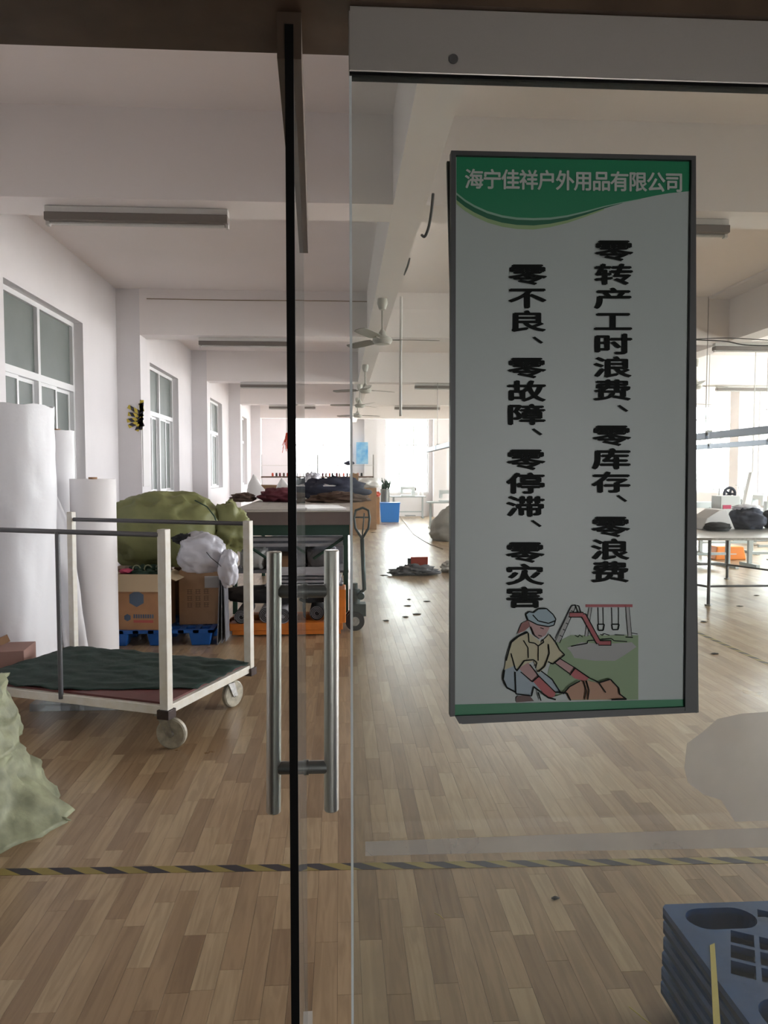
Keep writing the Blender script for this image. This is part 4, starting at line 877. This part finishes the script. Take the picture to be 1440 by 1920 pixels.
# floor litter
lit = [(764, 1136, .035), (760, 1157, .03), (782, 1152, .04), (724, 1164, .03), (767, 1124, .02), (800, 1128, .035), (700, 999, .06), (720, 1079, .05), (1320, 1166, .03), (1340, 1226, .03), (1042, 1686, .012), (1388, 1098, .06), (1418, 1117, .03), (1386, 1137, .03)]
for i, (px, py, r_) in enumerate(lit):
    p = PZ(px, py); m = lump((p.x, p.y, .004), (r_, r_*.6, .005), 90+i, .3, 3, 8, 12, flat=.0008, ridge=.3)
    tag(m.build('fabric_scrap', 'pile_dark', smooth=True), 'tiny dark scrap lying on the laminate floor %s' % ('in front of the rag pile' if i < 6 else 'beyond the rag pile, in the aisle' if i < 8 else 'near the right edge, by the work table' if i != 10 else 'just in front of the striped tape'), 'scrap', 'dark scraps scattered on the floor')
m = MB(); m.tube([PZ(815, 1712, .003), PZ(824, 1716, .006), PZ(832, 1724, .003)], .0012, 6); tag(m.build('thread_end', 'straw', smooth=True), 'short pale thread on the planks in front of the tape', 'thread')
m = MB(); m.tube([PZ(1180, 1888, .003), PZ(1195, 1900, .006), PZ(1212, 1914, .004), PZ(1228, 1925, .003)], .0014, 6); tag(m.build('thread_end', 'straw', smooth=True), 'longer yellow thread beside the navy pallet stack', 'thread')

# ------------------------------------------------------------------ far wall details
a, b = PY(668, 829, YB-.31), PY(690, 870, YB-.31)
t = thing('poster', (a.x, YB-.31, (a.z+b.z)/2), 'blue and white poster on the pier between the far windows', 'poster')
MB().box(a.x, b.x, YB-.312, YB-.301, b.z, a.z).build('sheet', 'poster_blue', t); 
t = thing('wall_shelf', (-.5, 24.9, 0), 'white hanging rail shelf across the far left window', 'shelf')
a, b = PY(490, 872, 24.9), PY(700, 872, 24.9); z2 = PY(0, 893, 24.9).z
MB().box(a.x, b.x, 24.8, 25.1, a.z-.02, a.z).build('shelf_board', 'fixture_white', t)
MB().box(a.x, b.x, 24.8, 25.1, z2-.05, z2).build('shelf_board', 'cloth_brown', t)
for xx in (a.x, (a.x+b.x)/2, b.x): MB().box(xx-.02, xx+.02, 24.93, 24.97, 0, a.z+.35).build('upright', 'zinc', t)
for i in range(26):
    px = 512+i*6.6+rnd.uniform(-1, 1); p = PY(px, 893, 24.9)
    if 540 < px < 556: continue
    o = MB().lathe([(.03, 0), (.035, .01), (.03, .10), (.012, .11)], (p.x, 24.9, z2+.001), 10).build('thread_spool', ('red_cloth', 'cloth_black', 'cloth_maroon', 'cloth_brown')[i % 4], smooth=2)
    tag(o, 'small %s thread spool on the lower board of the far shelf' % ('red', 'black', 'maroon', 'brown')[i % 4], 'spool', 'thread spools on the far shelf')
p = PY(655, 868, 24.9); m = lump((p.x, 24.9, a.z+.07), (.16, .12, .08), 99, .15, 2, 12, 18, flat=a.z+.002); tag(m.build('purple_bundle', 'cloth_navy', smooth=True), 'dark purple bundle on the upper board of the far shelf', 'bundle')
p = PY(538, 840, 20.2); t = thing('hanging_decoration', (p.x, 20.2, ZS), 'red and dark decoration dangling by the black door seal in the distance', 'decoration')
m = MB(); m.tube([(p.x, 20.1, ZS), (p.x, 20.1, p.z+.4)], .006, 6); m.build('string', 'cable', t)
m = MB()
for k in range(18): m.tube([(p.x+rnd.uniform(-.03, .03), 20.1, p.z+.4), (p.x+rnd.uniform(-.12, .1), 20.1+rnd.uniform(-.05, .05), p.z-.25+rnd.random()*.4)], .008, 5)
m.build('tassels', 'red_cloth', t)

# hazard tape star on the first column, notice on its side
t = thing('tape_star', PY(262, 780, 9.99), 'yellow and black hazard tape strips stuck as a leafy twig on the first column', 'tape')
for (x0, y0, x1, y1) in ((240, 762, 263, 774), (240, 776, 263, 780), (238, 789, 262, 785), (241, 800, 262, 790), (266, 750, 267, 806), (267, 772, 284, 756), (267, 781, 284, 776), (267, 788, 283, 783), (256, 808, 266, 790), (268, 800, 276, 790)):
    a, b = PY(x0, y0, 9.985), PY(x1, y1, 9.985); b.x = min(b.x, XL+.295)
    d = (b-a); L_ = d.length; an = math.atan2(d.z, d.x); c_ = (a+b)/2
    m = MB(); m.obox((0, 0, 0), (L_, .05, .002)); o = m.build('tape_strip', 'tape_star'); o.parent = t; o.location = Vector(c_)-Vector(ORG[t.name]); o.rotation_euler = (PI/2, -an, 0)
    o.rotation_euler = (Matrix.Rotation(-an, 3, 'Y') @ Matrix.Rotation(PI/2, 3, 'X')).to_euler()
t = thing('notice', (XL+.3, 10.2, 1.9), 'narrow white notice hung on the side of the first column', 'notice')
MB().box(XL+.301, XL+.312, 10.03, 10.33, PY(280, 912, 10.2).z, PY(280, 806, 10.2).z).build('board', 'paper', t, bevel=.002)

# ------------------------------------------------------------------ ceiling fixtures
def fixture(label):
    t = local('ceiling_light', label, 'light fixture', 'unlit batten light fixtures under the beams')
    MB().box(0, 1.22, -.04, .04, -.045, -.002).build('housing', 'fixture_white', t, bevel=.004)
    MB().box(0, 1.22, -.055, .055, -.10, -.047).build('reflector', 'fixture_brown', t, bevel=.004)
    MB().cyl((.03, 0, -.108), (1.19, 0, -.108), .013, n=12).build('tube', 'fixture_white', t, smooth=2)
    for k in (.0, 1.2): MB().box(k, k+.02, -.02, .02, -.125, -.10).build('lamp_holder', 'fixture_white', t)
    return t
fx0 = fixture('nearest batten light, under the first beam on the left'); fx0.location = (-1.98, 5.28, ZS)
for x_, y_, lb in ((-1.87, 10.18, 'batten light under the second beam, left of the black door seal'), (-1.97, 15.08, 'batten light under the third beam, small in the distance'), (-1.87, 19.98, 'farthest visible batten light under the fourth beam'),
                   (1.54, 5.28, 'batten light whose end shows right of the slogan board'), (5.18, 10.18, 'batten light under the second beam at the right edge'), (7.75, 15.08, 'batten light near the right windows'), (1.5, 15.08, 'batten light left of the slogan board under the third beam'), (1.45, 19.98, 'batten light behind the far fans'), (5.2, 5.28, 'batten light out at the right side, first beam')):
    dup(fx0, (x_, y_, ZS), 0, lb)
def fan(label):
    t = local('ceiling_fan', label, 'fan', 'three bladed ceiling fans')
    MB().lathe([(.05, -.001), (.055, -.05), (.035, -.11), (.014, -.12)], n=20).build('canopy', 'fan_cream', t, smooth=2)
    MB().cyl((0, 0, -.10), (0, 0, -.36), .011, n=10).build('rod', 'fan_cream', t, smooth=2)
    MB().lathe([(.014, -.31), (.035, -.34), (.045, -.38), (.10, -.405), (.105, -.43), (.08, -.465), (.02, -.475)], n=26).build('motor', 'fan_cream', t, smooth=2)
    for k in range(3):
        R = Matrix.Rotation(math.radians(4+120*k), 3, 'Z'); P = Matrix.Rotation(math.radians(11), 3, 'X')
        m = MB(); pts = [(.15, .045), (.20, .062), (.40, .068), (.57, .058), (.60, .02), (.60, -.02), (.57, -.058), (.40, -.068), (.20, -.062), (.15, -.045)]
        vs = [R @ (P @ Vector((x, y, z)) ) + Vector((0, 0, -.415)) for z in (-.003, .003) for x, y in pts]; n_ = len(pts)
        m.add(vs, [tuple(range(n_))[::-1], tuple(range(n_, 2*n_))]+[(i, (i+1) % n_, n_+(i+1) % n_, n_+i) for i in range(n_)])
        m.obox(R @ Vector((.13, 0, 0))+Vector((0, 0, -.42)), (.12, .03, .008), math.radians(4+120*k)); m.build('blade', 'fan_blade', t)
    return t
fn0 = fan('nearest ceiling fan, hanging from the middle beam'); fn0.location = (.44, 7.8, ZS-.003)
for x_, y_, r_, lb in ((.42, 12.5, .5, 'second ceiling fan along the middle beam'), (.40, 15.3, .9, 'third ceiling fan along the middle beam'), (.42, 18.0, .35, 'fourth and farthest ceiling fan along the middle beam'),
                       (5.62, 11.6, .15, 'largest ceiling fan right of the slogan board'), (6.9, 14.6, .2, 'ceiling fan near the right edge of the view by the window column'), (5.95, 16.3, .8, 'lower looking ceiling fan right of the slogan board in front of the windows')):
    dup(fn0, (x_, y_, ZS-.003 if abs(x_-5.45) < .2 or x_ < 1 else ZS-.003), r_, lb)
for x_, y_ in ((5.62, 11.6), (6.9, 14.6), (5.95, 16.3)):
    struct(MB().box(x_-.02, x_+.02, y_-.02, y_+.02, ZS-.003, ZC), 'fan_drop_rod', 'fan_cream')
# hanging trough rails over the sewing lines
def rail(xx, y0, y1, zz, label):
    t = thing('hanging_rail', (xx, y0, zz), label, 'rail'); h = .09
    y = y0
    while y < y1:
        e = min(y+1.9, y1); MB().box(xx-.05, xx+.05, y+.01, e-.01, zz-h, zz).build('trough', 'rail_blue', t, bevel=.004)
        MB().box(xx-.03, xx+.03, y-.03, y+.03, zz-.04, zz+.03).build('joint', 'zinc', t)
        MB().cyl((xx, y+.1, zz), (xx, y+.1, ZC), .006, n=6).build('hanger', 'zinc', t); y += 1.95
rail(5.0, 6.0, 16.0, CAM_H+.55, 'blue grey hanging trough rail, upper one right of the slogan board')
rail(7.0, 6.0, 20.0, CAM_H+.55, 'pale blue grey hanging trough rail, lower one right of the slogan board')
rail(1.95, 9.0, 16.6, CAM_H+.55, 'hanging trough rail ending just left of the slogan board')
# cables
def cable(pts, r, matn, label, name='ceiling_cable'):
    out = []
    for i in range(len(pts)-1):
        p0 = pts[max(i-1, 0)]; p1, p2 = pts[i], pts[i+1]; p3 = pts[min(i+2, len(pts)-1)]
        for k in range(6):
            t_ = k/6; out.append(.5*((2*p1)+(-p0+p2)*t_+(2*p0-5*p1+4*p2-p3)*t_*t_+(-p0+3*p1-3*p2+p3)*t_**3))
    out.append(pts[-1]); tag(MB().tube(out, r, 6).build(name, matn, smooth=True), label, 'cable')
cable([PY(812, 363, 4.9), PY(809, 395, 4.9), PY(804, 425, 4.95), PY(797, 443, 5.0), PY(791, 441, 5.05)], .010, 'cable', 'black cable tail hanging off the middle beam left of the slogan board')
cable([PY(768, 484, 7.0), PY(764, 500, 7.0), PY(757, 516, 7.02)], .010, 'cable', 'short dark cable piece further along the middle beam')
cable([PY(752, 556, 7.9), PY(752, 600, 7.9), PY(751, 680, 7.9), PY(751, 780, 7.9)], .015, 'fixture_white', 'white drop cord hanging straight down beside the nearest fan')
cable([PY(1300, 637, 9.3), PY(1360, 640, 9.3), PY(1400, 647, 9.3), PY(1470, 648, 9.3)], .008, 'cable', 'grey cable strung under the ceiling at the right, upper one')
cable([PY(1300, 636, 9.5), PY(1370, 634, 9.5), PY(1470, 640, 9.5)], .006, 'cable', 'second grey cable strung at the right, straighter one')
cable([PY(720, 566, 9.95), PY(600, 564, 9.97), PY(450, 563, 9.97), PY(275, 560, 9.95)], .006, 'cable_tan', 'thin wire run along the top of the second beam')

# ------------------------------------------------------------------ right side: work table, orange bin, bundles
L1, L2 = PZ(1328, 1136), PZ(1363, 1086)
tz = .80
t = thing('work_table', L1, 'grey tubular steel work table right of the slogan board', 'table')
m = MB(); x1_ = L1.x+2.2; xb = L2.x
yA, yB_ = L1.y, L2.y
MB().prism([(L1.x-.75, yA+.05), (L1.x+.0, yA-.05), (x1_, yA-.05), (x1_, yB_+.05), (L1.x-.75, yB_+.05)], tz-.03, tz).build('tabletop', 'zinc', t)
for (x_, y_) in ((L1.x, yA), (L2.x, yB_), (x1_-.05, yA), (x1_-.05, yB_)):
    MB().cyl((x_, y_, 0.02), (x_, y_, tz-.03), .019, n=14).build('leg', 'grey_pipe', t, smooth=2)
    MB().cyl((x_, y_, 0), (x_, y_, .02), .04, n=14).build('foot', 'zinc', t, smooth=2)
for p0, p1, z_ in (((L1.x, yA), (x1_-.05, yA), .23), ((L1.x-.9, yB_), (L2.x, yB_), .22), ((L2.x, yB_), (x1_-.05, yA), .215), ((L1.x, yA), (L1.x-.9, yB_), .225)):
    MB().cyl((p0[0], p0[1], z_), (p1[0], p1[1], z_), .013, n=10).build('stretcher', 'grey_pipe', t, smooth=2)
def bag(px, py, Y, rx, ry, rz, base, matn, label, name, cat, seed, **k):
    p = PY(px, py, Y); m = lump((p.x, Y, base+rz*.8), (rx, ry, rz), seed, .12, 2.2, 26, 40, flat=base+.002, ridge=.07, **k)
    return tag(m.build(name, matn, smooth=True), label, cat)
bag(1399, 985, 9.75, .20, .22, .155, tz, 'cloth_navy', 'dark blue black bundle on the work table, left one of two', 'fabric_bundle', 'bundle', 101, sq=.8)
bag(1462, 985, 9.75, .20, .22, .145, tz, 'cloth_black', 'dark bundle on the work table at the right edge of the view', 'fabric_bundle', 'bundle', 102, sq=.8)
bag(1398, 970, 9.80, .18, .14, .05, tz+.235, 'bag_lavender', 'pale plastic wrap over the dark bundles', 'plastic_wrap', 'plastic', 103)
p = PY(1318, 990, 10.0); m = MB(); pts = [(p.x-.22, tz+.002), (p.x+.24, tz+.002), (p.x+.12, tz+.27), (p.x+.02, tz+.26), (p.x-.15, tz+.15)]
k = len(pts); m.add([(x_, y_, z_) for y_ in (9.6, 10.0) for x_, z_ in pts], [tuple(range(k)), tuple(range(k, 2*k))[::-1]]+[(i, k+i, k+(i+1) % k, (i+1) % k) for i in range(k)])
tag(m.build('folded_paper', 'paper', bevel=.01), 'white folded sheet stack standing like a tent on the work table', 'paper')
bag(1345, 1000, 9.45, .17, .12, .06, tz, 'cloth_black', 'small dark parts heap in front of the white folded sheets', 'fabric_heap', 'cloth', 104)
a, b = PZ(1340, 1050), PZ(1400, 1050); c_ = (a+b)/2
t = thing('storage_bin', c_, 'bright orange plastic bin on the floor under the work table', 'bin')
m = MB(); hw = (b-a).length/2
m.add([(c_.x+sx*hw*s, c_.y+.15+sy*.16*s, z_) for z_, s in ((.001, 1.0), (.24, .86)) for sx, sy in ((-1,-1),(1,-1),(1,1),(-1,1))], [(0,3,2,1), (4,5,6,7), (0,1,5,4), (1,2,6,5), (2,3,7,6), (3,0,4,7)]); m.build('body', 'orange_bin', t, bevel=.02)
MB().box(c_.x-hw*.3, c_.x+hw*.35, c_.y-.012, c_.y-.003, .10, .115).build('hand_slot', 'machine_white', t)
t = thing('parts_box', PY(1362, 945, 11.0), 'pale box with a red mark standing on the machine table', 'box')
a = PY(1352, 930, 11.2); b = PY(1376, 962, 11.2)
MB().box(a.x, b.x+.1, 11.2, 11.5, .762, a.z).build('body', 'machine_white', t, bevel=.006); q = PY(1356, 947, 11.19); q2 = PY(1371, 954, 11.19)
MB().box(q.x, q2.x, 11.19, 11.199, q2.z, q.z).build('red_mark', 'cloth_pink', t)
t = thing('round_fan', PY(1368, 925, 11.9), 'dark round machine fan among the sewing tables', 'fan')
c_ = PY(1368, 926, 11.9); m = MB(); m.tube([c_+Vector((.09*math.cos(a_*PI/12), 0, .10*math.sin(a_*PI/12))) for a_ in range(25)], .022, 10); m.build('guard', 'cloth_navy', t, smooth=True)
m = MB()
for k in range(5):
    a_ = k*2*PI/5; m.obox(c_+Vector((.04*math.cos(a_), .0, .04*math.sin(a_))), (.075, .01, .035), rot=Matrix.Rotation(-a_, 3, 'Y'))
m.build('blade', 'cloth_navy', t); MB().cyl((c_.x, 11.9, .762), (c_.x, 11.9, c_.z-.10), .015, n=10).build('stand', 'steel_dark', t)
a, b = PY(1412, 885, 13.2), PY(1400, 935, 13.2)
t = thing('white_chute', a, 'tall white hanging cloth by the window column at right', 'cloth')
m = MB(); m.prism([(a.x-.03, 13.2), (a.x+.08, 13.2), (a.x+.08, 13.3), (a.x-.03, 13.3)], 0, .001); vs = []
m = MB(); m.add([(b.x-.06, 13.2, .9), (b.x+.08, 13.2, .9), (b.x+.08, 13.3, .9), (b.x-.06, 13.3, .9), (a.x-.03, 13.2, a.z), (a.x+.08, 13.2, a.z), (a.x+.08, 13.3, a.z), (a.x-.03, 13.3, a.z)], [(0,3,2,1), (4,5,6,7), (0,1,5,4), (1,2,6,5), (2,3,7,6), (3,0,4,7)])
m.build('drape', 'bag_white', t, bevel=.01); MB().cyl((a.x+.02, 13.25, a.z), (a.x+.02, 13.25, ZC), .008, n=8).build('cord', 'cable_white', t)
for i, (px, py, Y, mn, lb) in enumerate(((1305, 925, 11.5, 'cloth_brown', 'brown cloth on the machine table nearest the slogan board'), (1330, 925, 11.6, 'cloth_grey', 'grey cloth on the machine table behind the white sheets'), (1420, 950, 11.6, 'cloth_beige', 'beige cloth heap on the right machine table'), (1440, 940, 11.8, 'bag_white', 'white cloth heap at the right edge behind the dark bundles'))):
    bag(px, py, Y, .13, .16, .06, .762, mn, lb, 'cloth_heap', 'cloth', 110+i, sq=.9)

# ------------------------------------------------------------------ navy nestable pallets, lower right
pc = PZ(1236, 1881); top = PY(1238, 1696, pc.y).z; NP = 6; pitch = .0455
PX0, PX1, PY1_ = pc.x, pc.x+1.1, pc.y; PY0_ = PY1_-.92
def pallet_top():
    cu = bpy.data.curves.new('c', 'CURVE'); cu.dimensions = '2D'; cu.fill_mode = 'BOTH'; cu.extrude = .009
    def sp(pts):
        s = cu.splines.new('POLY'); s.points.add(len(pts)-1)
        for p, q in zip(s.points, pts): p.co = (*q, 0, 1)
        s.use_cyclic_u = True
    W, D = PX1-PX0, .92
    sp([(.012, 0), (W-.012, 0), (W, .012), (W, D-.012), (W-.012, D), (.012, D), (0, D-.012), (0, .012)])
    def rr(cx, cy, w_, d_, r_, n_=5):
        out = []
        for qx, qy, a0 in ((1, 1, 0), (-1, 1, 90), (-1, -1, 180), (1, -1, 270)):
            for k in range(n_+1): a_ = math.radians(a0+90*k/n_); out.append((cx+qx*(w_/2-r_)+r_*math.cos(a_), cy+qy*(d_/2-r_)+r_*math.sin(a_)))
        return out
    cups = [(cx, cy, w_, d_) for cx, w_ in ((.14, .20), (W/2, .20), (W-.14, .20)) for cy, d_ in ((.075, .10), (D/2, .13), (D-.075, .10))]
    for c in cups: sp(rr(c[0], c[1], c[2], c[3], .055))
    th = math.radians(-28); P = .070; sz = .0405
    for i in range(-20, 21):
        for j in range(-20, 21):
            x = W/2+(i*math.cos(th)-j*math.sin(th))*P; y = D/2+(i*math.sin(th)+j*math.cos(th))*P
            if not (.06 < x < W-.06 and .05 < y < D-.05): continue
            if any(abs(x-c[0]) < c[2]/2+.032 and abs(y-c[1]) < c[3]/2+.034 for c in cups): continue
            sp([(x+sz*math.cos(th+PI/4+a_*PI/2), y+sz*math.sin(th+PI/4+a_*PI/2)) for a_ in range(4)])
    o = bpy.data.objects.new('c', cu); COL.objects.link(o)
    me = bpy.data.meshes.new_from_object(o.evaluated_get(bpy.context.evaluated_depsgraph_get()))
    bpy.data.objects.remove(o); me.materials.clear(); me.materials.append(MATS['pallet_navy']); me.name = 'deck'; return me, cups
dk, cups = pallet_top()
PG = 'navy nestable plastic pallets stacked at the lower right'
def navy(zt, label):
    t = local('plastic_pallet', label, 'pallet', PG)
    o = bpy.data.objects.new('deck', dk); COL.objects.link(o); o.parent = t; o.location = (0, 0, -.009)
    W = PX1-PX0; m = MB(); e = .004
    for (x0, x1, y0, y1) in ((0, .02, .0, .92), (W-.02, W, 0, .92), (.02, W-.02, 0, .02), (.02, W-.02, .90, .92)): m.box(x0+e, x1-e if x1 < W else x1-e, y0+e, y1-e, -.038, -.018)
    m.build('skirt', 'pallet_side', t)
    c = MB()
    for cx, cy, w_, d_ in cups:
        z1 = -.017; z0 = -.12
        n_ = 20; ring = []
        for z_, s in ((z1, .5), (z0, .42)):
            for k in range(n_):
                a_ = 2*PI*k/n_; ca, sa = math.cos(a_), math.sin(a_)
                ring.append((cx+math.copysign(abs(ca)**.6, ca)*w_*s, cy+math.copysign(abs(sa)**.6, sa)*d_*s, z_))
        c.add(ring, [(k, n_+k, n_+(k+1) % n_, (k+1) % n_) for k in range(n_)]+[tuple(range(n_, 2*n_))])
    c.build('leg_cups', 'pallet_navy', t); return t
order = ['topmost navy pallet of the stack with its cups and lattice showing', 'second navy pallet from the top of the stack', 'third navy pallet from the top of the stack', 'third navy pallet from the bottom of the stack', 'second navy pallet from the bottom of the stack', 'bottom navy pallet of the stack resting on the floor']
zz = top; first = None
for i in range(NP):
    dx = rnd.uniform(-.004, .004); dyy = rnd.uniform(-.004, .004)
    if first is None: first = navy(0, order[0]); first.location = (PX0, PY0_, zz)
    else: dup(first, (PX0+dx, PY0_+dyy, zz), 0, order[i])
    zz -= pitch
a, b = PZ(1334, 1765, top), PZ(1346, 1925, top)
m = MB(); m.add([PZ(1331, 1772, top+.002), PZ(1340, 1768, top+.002), PZ(1352, 1935, top+.002), PZ(1338, 1935, top+.002)], [(0, 3, 2, 1)])
o = m.build('packing_strap', 'straw'); sm = o.modifiers.new('s', 'SOLIDIFY'); sm.thickness = .0015; tag(o, 'yellow packing strap lying over the topmost navy pallet', 'strap')
print('SCENE OK', len(COL.objects))
